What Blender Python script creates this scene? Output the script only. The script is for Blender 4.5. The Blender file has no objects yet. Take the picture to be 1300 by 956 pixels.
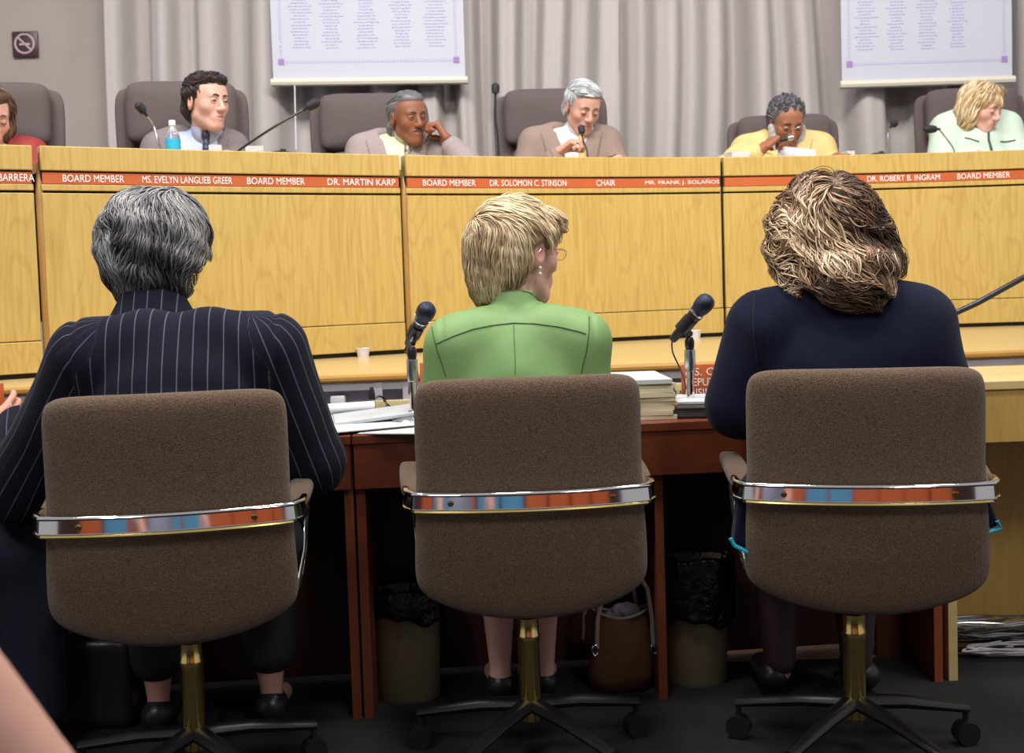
import bpy, bmesh, math, random
import numpy as np
from mathutils import Vector, Matrix
R = math.radians
random.seed(7)
rng = np.random.default_rng(11)
C = bpy.context.scene.collection
# ---------------------------------------------------------------- camera (1300x956 frame)
FPX, ZC = 1508.0, 1.13
PITCH, ROLL = R(3.15), R(1.8)
CF = np.array([0, math.cos(PITCH), -math.sin(PITCH)])
_U0 = np.array([0, math.sin(PITCH), math.cos(PITCH)]); _R0 = np.array([1.0, 0, 0])
CR = _R0*math.cos(ROLL) - _U0*math.sin(ROLL)
CU = _U0*math.cos(ROLL) + _R0*math.sin(ROLL)
CO = np.array([0, 0, ZC])
def ray(px, py): return CF + CR*(px-650)/FPX - CU*(py-433)/FPX
def wp(px, py, Y):                     # point seen at a pixel, at distance Y
    d = ray(px, py); return CO + d*(Y/d[1])
def wz(px, py, z):
    d = ray(px, py); return CO + d*((z-ZC)/d[2])
def proj(P):
    v = np.asarray(P, float) - CO; w = v@CF
    return 650 + FPX*(v@CR)/w, 433 - FPX*(v@CU)/w
cam = bpy.data.cameras.new('camera'); co = bpy.data.objects.new('camera', cam); C.objects.link(co)
co.matrix_world = Matrix(((CR[0], CU[0], -CF[0], 0), (CR[1], CU[1], -CF[1], 0), (CR[2], CU[2], -CF[2], ZC), (0, 0, 0, 1)))
cam.sensor_width = 36; cam.lens = 36*FPX/1300; cam.shift_y = -45/1300
cam.clip_start = .05
cam.dof.use_dof = True; cam.dof.focus_distance = 2.75; cam.dof.aperture_fstop = 7.0
bpy.context.scene.camera = co
# ---------------------------------------------------------------- materials
def s2l(c): return tuple(((v/255)/12.92 if v/255 <= .04045 else ((v/255+.055)/1.055)**2.4) for v in c)
def mat(name, col, rough=.5, metal=0, noise=0, nscale=200, bump=0, bscale=None, spec=.5, trans=0, attr=None, emit=0, sheen=0, stretch=None, alpha=1):
    m = bpy.data.materials.new(name); m.use_nodes = True; nt = m.node_tree; N = nt.nodes; L = nt.links
    b = N['Principled BSDF']; b.inputs['Base Color'].default_value = (*col, 1)
    b.inputs['Roughness'].default_value = rough; b.inputs['Metallic'].default_value = metal
    b.inputs['Specular IOR Level'].default_value = spec
    if trans: b.inputs['Transmission Weight'].default_value = trans
    if sheen: b.inputs['Sheen Weight'].default_value = sheen; b.inputs['Sheen Roughness'].default_value = .4
    if alpha < 1: b.inputs['Alpha'].default_value = alpha
    tc = N.new('ShaderNodeTexCoord'); mp = N.new('ShaderNodeMapping'); L.new(tc.outputs['Object'], mp.inputs[0])
    if stretch: mp.inputs['Scale'].default_value = stretch
    src = None
    if attr:
        a = N.new('ShaderNodeAttribute'); a.attribute_name = attr; src = a.outputs['Color']
        L.new(src, b.inputs['Base Color'])
    if noise:
        n = N.new('ShaderNodeTexNoise'); n.inputs['Scale'].default_value = nscale; n.inputs['Detail'].default_value = 3
        L.new(mp.outputs[0], n.inputs['Vector'])
        mr = N.new('ShaderNodeMapRange'); mr.inputs[1].default_value = .3; mr.inputs[2].default_value = .7
        mr.inputs[3].default_value = 1-noise; mr.inputs[4].default_value = 1+noise; L.new(n.outputs['Fac'], mr.inputs[0])
        mx = N.new('ShaderNodeVectorMath'); mx.operation = 'SCALE'
        if src: L.new(src, mx.inputs[0])
        else: mx.inputs[0].default_value = col
        L.new(mr.outputs[0], mx.inputs['Scale']); L.new(mx.outputs[0], b.inputs['Base Color'])
    if bump:
        n2 = N.new('ShaderNodeTexNoise'); n2.inputs['Scale'].default_value = bscale or nscale; n2.inputs['Detail'].default_value = 4
        L.new(mp.outputs[0], n2.inputs['Vector'])
        bp = N.new('ShaderNodeBump'); bp.inputs['Strength'].default_value = bump; bp.inputs['Distance'].default_value = .01
        L.new(n2.outputs['Fac'], bp.inputs['Height']); L.new(bp.outputs[0], b.inputs['Normal'])
    if emit:
        b.inputs['Emission Color'].default_value = (*col, 1); b.inputs['Emission Strength'].default_value = emit
    return m
def wood(name, light, dark, rough=.35, horiz=False, cathedral=.5, sc=1.0):
    m = bpy.data.materials.new(name); m.use_nodes = True; nt = m.node_tree; N = nt.nodes; L = nt.links
    b = N['Principled BSDF']; b.inputs['Roughness'].default_value = rough
    tc = N.new('ShaderNodeTexCoord'); mp = N.new('ShaderNodeMapping'); L.new(tc.outputs['Object'], mp.inputs[0])
    mp.inputs['Scale'].default_value = (1*sc, 30*sc, 30*sc) if horiz else (22*sc, 22*sc, 1.1*sc)
    n = N.new('ShaderNodeTexNoise'); n.inputs['Scale'].default_value = 4; n.inputs['Detail'].default_value = 6; n.inputs['Roughness'].default_value = .65
    L.new(mp.outputs[0], n.inputs['Vector'])
    mp2 = N.new('ShaderNodeMapping'); L.new(tc.outputs['Object'], mp2.inputs[0]); mp2.inputs['Scale'].default_value = (1, 9, 9) if horiz else (9, 9, 1.6)
    w = N.new('ShaderNodeTexNoise'); w.inputs['Scale'].default_value = 1.2; w.inputs['Detail'].default_value = 1
    L.new(mp2.outputs[0], w.inputs['Vector'])
    mu = N.new('ShaderNodeMath'); mu.operation = 'MULTIPLY'; mu.inputs[1].default_value = 60; L.new(w.outputs['Fac'], mu.inputs[0])
    sn = N.new('ShaderNodeMath'); sn.operation = 'SINE'; L.new(mu.outputs[0], sn.inputs[0])
    mr = N.new('ShaderNodeMapRange'); mr.inputs[1].default_value = .35; mr.inputs[2].default_value = 1; mr.inputs[3].default_value = 0; mr.inputs[4].default_value = cathedral*.35
    L.new(sn.outputs[0], mr.inputs[0])
    mr2 = N.new('ShaderNodeMapRange'); mr2.inputs[1].default_value = .35; mr2.inputs[2].default_value = .75; L.new(n.outputs['Fac'], mr2.inputs[0])
    mm = N.new('ShaderNodeMath'); mm.operation = 'MULTIPLY'; mm.inputs[1].default_value = .7; L.new(mr2.outputs[0], mm.inputs[0])
    ad = N.new('ShaderNodeMath'); ad.operation = 'ADD'; ad.use_clamp = True; L.new(mm.outputs[0], ad.inputs[0]); L.new(mr.outputs[0], ad.inputs[1])
    mx = N.new('ShaderNodeMix'); mx.data_type = 'RGBA'; mx.inputs[6].default_value = (*light, 1); mx.inputs[7].default_value = (*dark, 1)
    L.new(ad.outputs[0], mx.inputs[0]); L.new(mx.outputs[2], b.inputs['Base Color'])
    return m
M = {}
M['oak'] = wood('oak_veneer', (.54, .385, .118), (.39, .25, .062), .38, cathedral=.8)
M['oak_h'] = wood('oak_step', (.60, .46, .22), (.48, .34, .135), .22, horiz=True, cathedral=.2)
M['oak_edge'] = wood('oak_nosing', (.50, .27, .06), (.38, .19, .04), .3, horiz=True, cathedral=.2)
M['oak_post'] = wood('oak_post', (.36, .20, .055), (.22, .115, .03), .3)
M['oak_dull'] = wood('desk_oak', (.55, .36, .10), (.42, .26, .06), .45)
M['oak_pale'] = wood('desk_oak_pale', (.66, .50, .23), (.56, .40, .16), .4, horiz=True, cathedral=.2)
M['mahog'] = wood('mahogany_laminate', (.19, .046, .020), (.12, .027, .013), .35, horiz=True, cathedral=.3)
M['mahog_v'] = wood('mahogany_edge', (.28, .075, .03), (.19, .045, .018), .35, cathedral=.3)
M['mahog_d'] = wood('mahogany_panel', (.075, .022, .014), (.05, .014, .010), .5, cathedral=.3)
M['strip'] = mat('orange_name_strip', (.47, .105, .028), .45, noise=.06, nscale=8)
M['letter'] = mat('white_lettering', (.86, .82, .80), .5)
M['dark'] = mat('black_gap', (.012, .011, .010), .8)
M['curtain'] = mat('curtain_fabric', (.41, .38, .38), .9, noise=.07, nscale=260, bump=.25, bscale=320, sheen=0.036)
M['wall'] = mat('painted_wall', (.33, .28, .265), .8, noise=.04, nscale=3, bump=.05, bscale=90)
M['trim'] = mat('wall_trim', (.52, .47, .48), .5)
M['carpet'] = mat('dark_carpet', (.008, .007, .008), .95, noise=.4, nscale=500, bump=.5, bscale=600)
M['floorw'] = mat('floor_boards', (.30, .15, .09), .5, noise=.15, nscale=20)
M['screen'] = mat('screen_cloth', (.45, .46, .55), .6)
M['screenbar'] = mat('screen_bar', (.58, .55, .46), .5)
M['print'] = mat('blue_print', (.30, .34, .58), .7)
M['printp'] = mat('purple_print', (.28, .18, .42), .7)
M['printb'] = mat('pale_purple_print', (.42, .40, .60), .7)
M['sign'] = mat('sign_maroon', (.045, .015, .022), .4)
M['signw'] = mat('sign_white', (.42, .33, .36), .5)
M['exec'] = mat('grey_mauve_upholstery', (.085, .063, .066), .8, noise=.12, nscale=260, bump=.3, bscale=300, sheen=0.054, stretch=(.3, .3, 2))
M['tweed'] = mat('brown_tweed', (.112, .068, .040), .95, noise=.55, nscale=330, bump=.6, bscale=420, sheen=.22)
M['chrome'] = mat('polished_chrome', (.72, .70, .68), .08, 1)
M['yellow_metal'] = mat('yellow_tinted_metal', (.80, .62, .22), .16, 1)  # yellow tint; on the band lip it stands in for a reflection
M['steel'] = mat('brushed_steel', (.55, .58, .62), .25, 1)
M['black'] = mat('black_plastic', (.012, .012, .014), .35)
M['blackm'] = mat('black_foam', (.010, .012, .020), .55, bump=.3, bscale=900)
M['micblue'] = mat('dark_blue_grille', (.010, .016, .045), .28, metal=.3, bump=.25, bscale=1200)
M['white'] = mat('white_plastic', (.62, .61, .66), .5)
M['race'] = mat('raceway_white', (.60, .59, .66), .5)
M['racein'] = mat('raceway_inside', (.46, .42, .52), .6)
M['cream'] = mat('outlet_cream', (.55, .47, .25), .5)
M['paper'] = mat('white_paper', (.55, .56, .59), .7)
M['paper2'] = mat('cream_paper', (.66, .60, .42), .7, noise=.12, nscale=40, stretch=(.2, .2, 30))
M['binder'] = mat('binder_white', (.48, .52, .56), .4)
M['leather'] = mat('black_leather', (.018, .018, .022), .3, bump=.1, bscale=300)
M['bin'] = mat('beige_bin', (.22, .185, .115), .6, noise=.05, nscale=20)
M['liner'] = mat('black_bin_liner', (.008, .009, .012), .22, bump=.9, bscale=38)
M['bag'] = mat('tan_tote', (.14, .062, .026), .7, noise=.12, nscale=60)
M['strap'] = mat('pale_strap', (.32, .27, .24), .6)
M['tissue'] = mat('tissue', (.32, .30, .38), .8)
M['gold'] = mat('gold_earring', (.75, .62, .38), .2, 1)
M['pearl'] = mat('pearl', (.8, .78, .74), .2)
M['glass'] = mat('bottle_plastic', (.75, .82, .88), .08, trans=.85)
M['label'] = mat('cyan_label', (.03, .42, .66), .4)
M['capw'] = mat('bottle_cap', (.75, .77, .82), .4)
M['jk_pin'] = None
M['navy'] = mat('navy_knit', (.007, .009, .026), .9, spec=.15, bump=.15, bscale=500, sheen=0.063)
M['navy2'] = mat('navy_trousers', (.016, .021, .045), .8, sheen=0.054)
M['cyan'] = mat('cyan_trim', (.02, .42, .60), .5)
M['green'] = mat('green_jacket', (.185, .335, .115), .6, bump=.06, bscale=260, noise=.03, nscale=30, sheen=0.036)
M['greend'] = mat('green_seam', (.04, .09, .03), .7)
M['suitg'] = mat('grey_suit', (.17, .145, .16), .8, noise=.1, nscale=300)
M['suitl'] = mat('light_grey_suit', (.27, .225, .235), .8, noise=.1, nscale=300)
M['suitb'] = mat('taupe_suit', (.24, .175, .15), .8, noise=.1, nscale=300)
M['shirtb'] = mat('pale_blue_shirt', (.40, .45, .64), .7)
M['shirty'] = mat('cream_shirt', (.62, .60, .42), .7)
M['shirtw'] = mat('white_shirt', (.60, .62, .63), .7)
M['tieb'] = mat('dark_tie', (.02, .02, .05), .5, noise=.9, nscale=160)
M['tieg'] = mat('patterned_tie', (.25, .22, .18), .5, noise=.9, nscale=110)
M['tiey'] = mat('yellow_tie', (.60, .42, .16), .5, noise=.3, nscale=110)
M['yellowsh'] = mat('yellow_jacket', (.60, .46, .19), .7, noise=.12, nscale=14)
M['mint'] = mat('mint_jacket', (.50, .62, .53), .8, noise=.05, nscale=80)
M['mintd'] = mat('dark_green_piping', (.02, .06, .045), .6)
M['red'] = mat('red_blouse', (.25, .02, .02), .7)
M['skirt'] = mat('dark_skirt', (.012, .012, .016), .8)
M['watch'] = mat('dark_wristwatch', (.035, .015, .02), .4)
M['hose'] = mat('dark_hosiery', (.045, .022, .022), .6)
M['skin'] = mat('skin', (1, 1, 1), .5, attr='tint', noise=.04, nscale=60, spec=.3)
for nm in ('skin',):
    b = M[nm].node_tree.nodes['Principled BSDF']; b.inputs['Subsurface Weight'].default_value = .12
    b.inputs['Subsurface Radius'].default_value = (.012, .005, .003); b.inputs['Subsurface Scale'].default_value = 1
M['hair'] = mat('hair', (1, 1, 1), .42, attr='tint', spec=.45)
M['eye'] = mat('eye', (1, 1, 1), .15, attr='tint')
M['lash'] = mat('lash_line', (.02, .012, .012), .6)
M['lens'] = mat('spectacle_lens', (.98, .98, .98), .02, trans=1, alpha=.10, spec=.2)
def stripe_mat():
    m = mat('navy_pinstripe', (.010, .011, .022), .9, spec=.15, sheen=0.054, bump=.08, bscale=500); N = m.node_tree.nodes; L = m.node_tree.links
    b = N['Principled BSDF']; a = N.new('ShaderNodeAttribute'); a.attribute_name = 'stripe'
    d = N.new('ShaderNodeMath'); d.operation = 'DIVIDE'; d.inputs[1].default_value = .031; L.new(a.outputs['Fac'], d.inputs[0])
    f = N.new('ShaderNodeMath'); f.operation = 'FRACT'; L.new(d.outputs[0], f.inputs[0])
    s = N.new('ShaderNodeMath'); s.operation = 'SUBTRACT'; s.inputs[1].default_value = .5; L.new(f.outputs[0], s.inputs[0])
    ab = N.new('ShaderNodeMath'); ab.operation = 'ABSOLUTE'; L.new(s.outputs[0], ab.inputs[0])
    mr = N.new('ShaderNodeMapRange'); mr.inputs[1].default_value = .02; mr.inputs[2].default_value = .06; mr.inputs[3].default_value = 1; mr.inputs[4].default_value = 0; L.new(ab.outputs[0], mr.inputs[0])
    mx = N.new('ShaderNodeMix'); mx.data_type = 'RGBA'; mx.inputs[6].default_value = (.007, .008, .018, 1); mx.inputs[7].default_value = (.085, .09, .135, 1)
    L.new(mr.outputs[0], mx.inputs[0]); L.new(mx.outputs[2], b.inputs['Base Color']); return m
M['jk_pin'] = stripe_mat()
# ---------------------------------------------------------------- object helpers
def thing(name, label, cat, loc=(0, 0, 0), rotz=0, group=None):
    o = bpy.data.objects.new(name, None); C.objects.link(o); o.empty_display_size = .1
    o.location = tuple(float(v) for v in loc); o.rotation_euler = (0, 0, rotz)
    o['label'] = label; o['category'] = cat
    if group: o['group'] = group
    return o
def tag(o, label, cat, group=None):
    o['label'] = label; o['category'] = cat
    if group: o['group'] = group
    return o
def mesh_obj(name, V, F, m, parent=None, world=True, smooth=True, quads=None):
    me = bpy.data.meshes.new(name)
    V = np.asarray(V, dtype=np.float32)
    if quads is not None:
        Q = np.asarray(quads, dtype=np.int32); k = Q.shape[1]
        me.vertices.add(len(V)); me.vertices.foreach_set('co', V.ravel())
        me.loops.add(Q.size); me.loops.foreach_set('vertex_index', Q.ravel())
        me.polygons.add(len(Q)); me.polygons.foreach_set('loop_start', np.arange(0, Q.size, k, dtype=np.int32))
        me.update(calc_edges=True); me.validate()
    else:
        me.from_pydata([tuple(map(float, v)) for v in V], [], [tuple(int(i) for i in f) for f in F]); me.update()
    o = bpy.data.objects.new(name, me); C.objects.link(o)
    for mm in (m if isinstance(m, (list, tuple)) else [m]): me.materials.append(mm)
    if smooth: me.polygons.foreach_set('use_smooth', [True]*len(me.polygons))
    if parent is not None:
        o.parent = parent
        if world:
            if parent.type == 'EMPTY': o.matrix_parent_inverse = (Matrix.Translation(parent.location) @ parent.rotation_euler.to_matrix().to_4x4()).inverted()
    return o
class MB:
    """collects simple solids, then becomes one mesh object"""
    def __init__(s): s.V = []; s.F = []; s.mi = []; s.cur = 0; s.T = None
    def add(s, V, F):
        b = len(s.V); V = [np.asarray(v, float) for v in V]
        if s.T is not None: V = [s.T(v) for v in V]
        s.V += V; s.F += [tuple(i+b for i in f) for f in F]; s.mi += [s.cur]*len(F); return s
    def box(s, c, h, r=0, rot=None, seg=2):
        bm = bmesh.new(); bmesh.ops.create_cube(bm, size=2)
        bmesh.ops.scale(bm, vec=h, verts=bm.verts)
        if r > 0: bmesh.ops.bevel(bm, geom=bm.edges[:], offset=r, segments=seg, affect='EDGES', profile=.5)
        if rot is not None: bmesh.ops.transform(bm, matrix=rot.to_4x4(), verts=bm.verts)
        bm.verts.index_update()
        s.add([np.array(v.co)+np.array(c) for v in bm.verts], [[v.index for v in f.verts] for f in bm.faces]); bm.free(); return s
    def bb(s, a, b, r=0): 
        a = np.array(a, float); b = np.array(b, float); return s.box((a+b)/2, np.abs(b-a)/2, r)
    def tube(s, P, r, n=10, caps=True, flat=None):
        P = [np.asarray(p, float) for p in P]; k = len(P); rr = r if isinstance(r, (list, tuple, np.ndarray)) else [r]*k
        V = []; F = []; up = None
        for i in range(k):
            t = P[min(i+1, k-1)] - P[max(i-1, 0)]; t = t/(np.linalg.norm(t)+1e-12)
            if up is None:
                up = np.array([0, 0, 1.0]) if abs(t[2]) < .9 else np.array([1.0, 0, 0])
            a = np.cross(t, up); a /= np.linalg.norm(a)+1e-12; b = np.cross(a, t); up = b
            for j in range(n):
                th = 2*math.pi*j/n
                V.append(P[i] + rr[i]*(a*math.cos(th) + b*math.sin(th)*(flat or 1)))
        for i in range(k-1):
            for j in range(n): F.append((i*n+j, i*n+(j+1) % n, (i+1)*n+(j+1) % n, (i+1)*n+j))
        if caps: F.append(tuple(range(n))[::-1]); F.append(tuple((k-1)*n+j for j in range(n)))
        return s.add(V, F)
    def lathe(s, prof, c=(0, 0, 0), n=24, sx=1, sy=1, rot=None):
        V = []; F = []; c = np.array(c, float)
        for (r, z) in prof:
            for j in range(n):
                th = 2*math.pi*j/n; v = np.array([r*math.cos(th)*sx, r*math.sin(th)*sy, z])
                if rot is not None: v = np.array(rot @ Vector(v))
                V.append(v+c)
        k = len(prof)
        for i in range(k-1):
            for j in range(n): F.append((i*n+j, i*n+(j+1) % n, (i+1)*n+(j+1) % n, (i+1)*n+j))
        F.append(tuple(range(n))[::-1]); F.append(tuple((k-1)*n+j for j in range(n)))
        return s.add(V, F)
    def ball(s, c, r, n=16, sc=(1, 1, 1)):
        V = []; F = []; m = n//2; c = np.array(c, float)
        for i in range(m+1):
            ph = math.pi*i/m
            for j in range(n):
                th = 2*math.pi*j/n; V.append(c + r*np.array([math.sin(ph)*math.cos(th)*sc[0], math.sin(ph)*math.sin(th)*sc[1], math.cos(ph)*sc[2]]))
        for i in range(m):
            for j in range(n): F.append((i*n+j, (i+1)*n+j, (i+1)*n+(j+1) % n, i*n+(j+1) % n))
        return s.add(V, F)
    def grid(s, P, closed_u=False):
        """P: array (a,b,3)"""
        a, b, _ = P.shape; V = P.reshape(-1, 3); F = []
        for i in range(a-1):
            for j in range(b if closed_u else b-1): F.append((i*b+j, i*b+(j+1) % b, (i+1)*b+(j+1) % b, (i+1)*b+j))
        return s.add(list(V), F)
    def build(s, name, m, parent=None, world=True, smooth=True, bevel=0, auto=True):
        o = mesh_obj(name, s.V, s.F, m, parent, world, smooth)
        if isinstance(m, (list, tuple)): o.data.polygons.foreach_set('material_index', s.mi)
        bm = bmesh.new(); bm.from_mesh(o.data); bmesh.ops.remove_doubles(bm, verts=bm.verts, dist=1e-5)
        bmesh.ops.recalc_face_normals(bm, faces=bm.faces); bm.to_mesh(o.data); bm.free()
        if bevel:
            md = o.modifiers.new('bev', 'BEVEL'); md.width = bevel; md.segments = 2; md.limit_method = 'ANGLE'; md.angle_limit = R(40)
        if smooth and auto:
            bm = bmesh.new(); bm.from_mesh(o.data)
            for e in bm.edges:
                if len(e.link_faces) == 2 and e.calc_face_angle(0) > R(38): e.smooth = False
            bm.to_mesh(o.data); bm.free()
        return o
def struct(o): o['kind'] = 'structure'; return o
def dup(root, loc, rotz, label=None, group=None):
    r = root.copy(); C.objects.link(r); r.location = loc; r.rotation_euler = (0, 0, rotz)
    if label: r['label'] = label
    if group: r['group'] = group
    for ch in list(root.children):
        c = ch.copy(); C.objects.link(c); c.parent = r
        for g in ch.children:
            d = g.copy(); C.objects.link(d); d.parent = c
    return r
def tint(o, cols):
    a = o.data.color_attributes.new('tint', 'FLOAT_COLOR', 'POINT')
    cols = np.asarray(cols, np.float32)
    if cols.ndim == 1: cols = np.tile(cols, (len(o.data.vertices), 1))
    full = np.ones((len(cols), 4), np.float32); full[:, :3] = cols[:, :3]; a.data.foreach_set('color', full.ravel())
# ---------------------------------------------------------------- lettering
def text_flat(s, width=None, height=.02):
    cu = bpy.data.curves.new('t', 'FONT'); cu.body = s; cu.size = 1; cu.resolution_u = 3
    ob = bpy.data.objects.new('t', cu); C.objects.link(ob); bpy.context.view_layer.update()
    dg = bpy.context.evaluated_depsgraph_get(); me = ob.evaluated_get(dg).to_mesh()
    V = np.array([v.co[:] for v in me.vertices]); F = [tuple(p.vertices) for p in me.polygons]
    ob.evaluated_get(dg).to_mesh_clear(); bpy.data.objects.remove(ob); bpy.data.curves.remove(cu)
    mn = V.min(0); mx = V.max(0); V[:, 0] = (V[:, 0]-mn[0])/(mx[0]-mn[0]); V[:, 1] = (V[:, 1]-mn[1])/(mx[1]-mn[1])
    return V, F
# ---------------------------------------------------------------- signed-distance modelling for bodies, clothes and hair
BIG = 1.0
def nv(v): v = np.asarray(v, float); return v/(np.linalg.norm(v)+1e-12)
def smin(a, b, k):
    if k <= 0: return np.minimum(a, b)
    h = np.maximum(k-np.abs(a-b), 0)/k; return np.minimum(a, b) - h*h*k*.25
class Field:
    def __init__(s): s.ops = []; s.disp = None
    def copy(s): f = Field(); f.ops = list(s.ops); f.disp = s.disp; return f
    def cap(s, a, b, ra, rb=None, k=.02, sub=False, sq=None):
        a = np.asarray(a, float); b = np.asarray(b, float); rb = ra if rb is None else rb; ab = b-a; L2 = max(ab@ab, 1e-12)
        def f(P):
            t = np.clip(((P-a)@ab)/L2, 0, 1); q = P - a - t[..., None]*ab
            return np.sqrt((q*q).sum(-1)) - (ra + (rb-ra)*t)
        m = max(ra, rb); s.ops.append((f, np.minimum(a, b)-m, np.maximum(a, b)+m, k, sub)); return s
    def ell(s, c, r, Rm=None, k=.02, sub=False):
        c = np.asarray(c, float); r = np.asarray(r, float); Rm = None if Rm is None else np.asarray(Rm, float)
        def f(P):
            q = P-c
            if Rm is not None: q = q@Rm
            k0 = np.sqrt(((q/r)**2).sum(-1)); k1 = np.sqrt(((q/(r*r))**2).sum(-1))
            return k0*(k0-1)/np.maximum(k1, 1e-9)
        m = r if Rm is None else np.full(3, r.max()); s.ops.append((f, c-m, c+m, k, sub)); return s
    def box(s, c, h, rd, Rm=None, k=.01, sub=False):
        c = np.asarray(c, float); h = np.asarray(h, float)-rd; Rm = np.eye(3) if Rm is None else np.asarray(Rm, float)
        def f(P):
            q = np.abs((P-c)@Rm)-h
            return np.sqrt((np.maximum(q, 0)**2).sum(-1)) + np.minimum(q.max(-1), 0) - rd
        m = np.full(3, np.linalg.norm(h)+rd); s.ops.append((f, c-m, c+m, k, sub)); return s
    def fn(s, f, lo=None, hi=None, k=.005, sub=True):
        s.ops.append((f, None if lo is None else np.asarray(lo, float), None if hi is None else np.asarray(hi, float), k, sub)); return s
    def inflate(s, t):
        g = Field(); g.disp = s.disp
        for (f, lo, hi, k, sub) in s.ops:
            if sub: g.ops.append((f, lo, hi, k, sub))
            else: g.ops.append(((lambda P, f=f: f(P)-t), lo-t, hi+t, k, sub))
        return g
    def eval(s, P):
        v = np.full(P.shape[:-1], BIG)
        for (f, lo, hi, k, sub) in s.ops:
            d = f(P); v = -smin(-v, d, k) if sub else smin(v, d, k)
        if s.disp is not None: v = v - s.disp(P)
        return v
    def grad(s, P, e=.0015):
        g = np.zeros(P.shape)
        for i in range(3):
            d = np.zeros(3); d[i] = e; g[..., i] = s.eval(P+d)-s.eval(P-d)
        return g/(np.linalg.norm(g, axis=-1, keepdims=True)+1e-12)
    def project(s, P, off=0, it=4):
        for _ in range(it): P = P - s.grad(P)*(s.eval(P)-off)[..., None]*.9
        return P
    def hit(s, px, py, y0=1.8, y1=4.0):
        d = ray(px, py); d = d/np.linalg.norm(d); t = y0
        for _ in range(120):
            p = CO+d*t; v = float(s.eval(p[None])[0]); t += max(v*.7, .0005)
            if v < .001: return p
            if t > y1: return None
        return CO+d*t
    def mesh(s, res, smooth=1):
        lo = np.min([o[1] for o in s.ops if not o[4] and o[1] is not None], 0)-3*res-.01
        hi = np.max([o[2] for o in s.ops if not o[4] and o[2] is not None], 0)+3*res+.01
        n = np.ceil((hi-lo)/res).astype(int)+1
        ax = [lo[i]+res*np.arange(n[i]) for i in range(3)]
        G = np.full(n, BIG, dtype=np.float64)
        for (f, a, b, k, sub) in s.ops:
            mg = k+3*res+.012
            i0 = np.zeros(3, int) if a is None else np.clip(np.floor((a-mg-lo)/res).astype(int), 0, n)
            i1 = n if b is None else np.clip(np.ceil((b+mg-lo)/res).astype(int)+1, 0, n)
            if (i1 <= i0).any(): continue
            X = np.stack(np.meshgrid(*[ax[i][i0[i]:i1[i]] for i in range(3)], indexing='ij'), -1)
            sl = tuple(slice(i0[i], i1[i]) for i in range(3)); d = f(X)
            G[sl] = -smin(-G[sl], d, k) if sub else smin(G[sl], d, k)
        if s.disp is not None:
            idx = np.where(np.abs(G) < .04); P = np.stack([ax[i][idx[i]] for i in range(3)], -1); G[idx] -= s.disp(P)
        ins = G < 0
        c = np.zeros(n-1, int)
        offs = [(i, j, k) for i in (0, 1) for j in (0, 1) for k in (0, 1)]
        for (i, j, k) in offs: c += ins[i:n[0]-1+i, j:n[1]-1+j, k:n[2]-1+k]
        act = (c > 0) & (c < 8); ci = np.argwhere(act); idm = np.full(n-1, -1, np.int64); idm[act] = np.arange(len(ci))
        acc = np.zeros((len(ci), 3)); cnt = np.zeros(len(ci))
        for a in offs:
            for axn in range(3):
                if a[axn] == 1: continue
                b = list(a); b[axn] = 1
                va = G[ci[:, 0]+a[0], ci[:, 1]+a[1], ci[:, 2]+a[2]]; vb = G[ci[:, 0]+b[0], ci[:, 1]+b[1], ci[:, 2]+b[2]]
                m = (va < 0) != (vb < 0); t = np.where(m, va/(va-vb+1e-30), 0); t = np.clip(t, 0, 1)
                p = np.array(a, float)[None].repeat(len(ci), 0); p[:, axn] = t
                acc[m] += p[m]; cnt[m] += 1
        V = lo + res*(ci + acc/cnt[:, None])
        Q = []
        for axn in range(3):
            o1, o2 = (axn+1) % 3, (axn+2) % 3
            sa = [slice(None)]*3; sb = [slice(None)]*3; sa[axn] = slice(0, n[axn]-1); sb[axn] = slice(1, n[axn])
            A = ins[tuple(sa)]; B = ins[tuple(sb)]; e = np.argwhere(A != B)
            e = e[(e[:, o1] > 0) & (e[:, o2] > 0) & (e[:, o1] < n[o1]-1) & (e[:, o2] < n[o2]-1)]
            if not len(e): continue
            fl = A[e[:, 0], e[:, 1], e[:, 2]]
            q = []
            for d1, d2 in ((0, 0), (-1, 0), (-1, -1), (0, -1)):
                t = e.copy(); t[:, o1] += d1; t[:, o2] += d2; q.append(idm[t[:, 0], t[:, 1], t[:, 2]])
            q = np.stack(q, -1); q[~fl] = q[~fl][:, ::-1]; Q.append(q)
        Q = np.concatenate(Q); Q = Q[:, ::-1][(Q >= 0).all(1)] if False else Q[(Q >= 0).all(1)]
        for _ in range(smooth):
            S = np.zeros_like(V); cn = np.zeros(len(V))
            for a, b in ((0, 1), (1, 2), (2, 3), (3, 0)):
                np.add.at(S, Q[:, a], V[Q[:, b]]); np.add.at(S, Q[:, b], V[Q[:, a]]); np.add.at(cn, Q[:, a], 1); np.add.at(cn, Q[:, b], 1)
            V = V*.5 + .5*S/np.maximum(cn, 1)[:, None]
        return V, Q
def join(ms):
    V = []; Q = []; b = 0
    for v, q in ms: V.append(v); Q.append(q+b); b += len(v)
    return np.concatenate(V), np.concatenate(Q)
def vnoise(P, fr, seed=0):
    r = np.random.default_rng(seed); o = np.zeros(P.shape[:-1]+(3,))
    for i in range(3):
        for _ in range(3):
            a = r.normal(size=3)*fr; ph = r.uniform(0, 6.28); o[..., i] += np.sin(P@a+ph)
    return o/3
def rotm(yaw=0, pitch=0, roll=0):   # local +y is forward; pitch>0 nods down
    return np.array(Matrix.Rotation(R(yaw), 3, 'Z') @ Matrix.Rotation(R(-pitch), 3, 'X') @ Matrix.Rotation(R(roll), 3, 'Y'))
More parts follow.
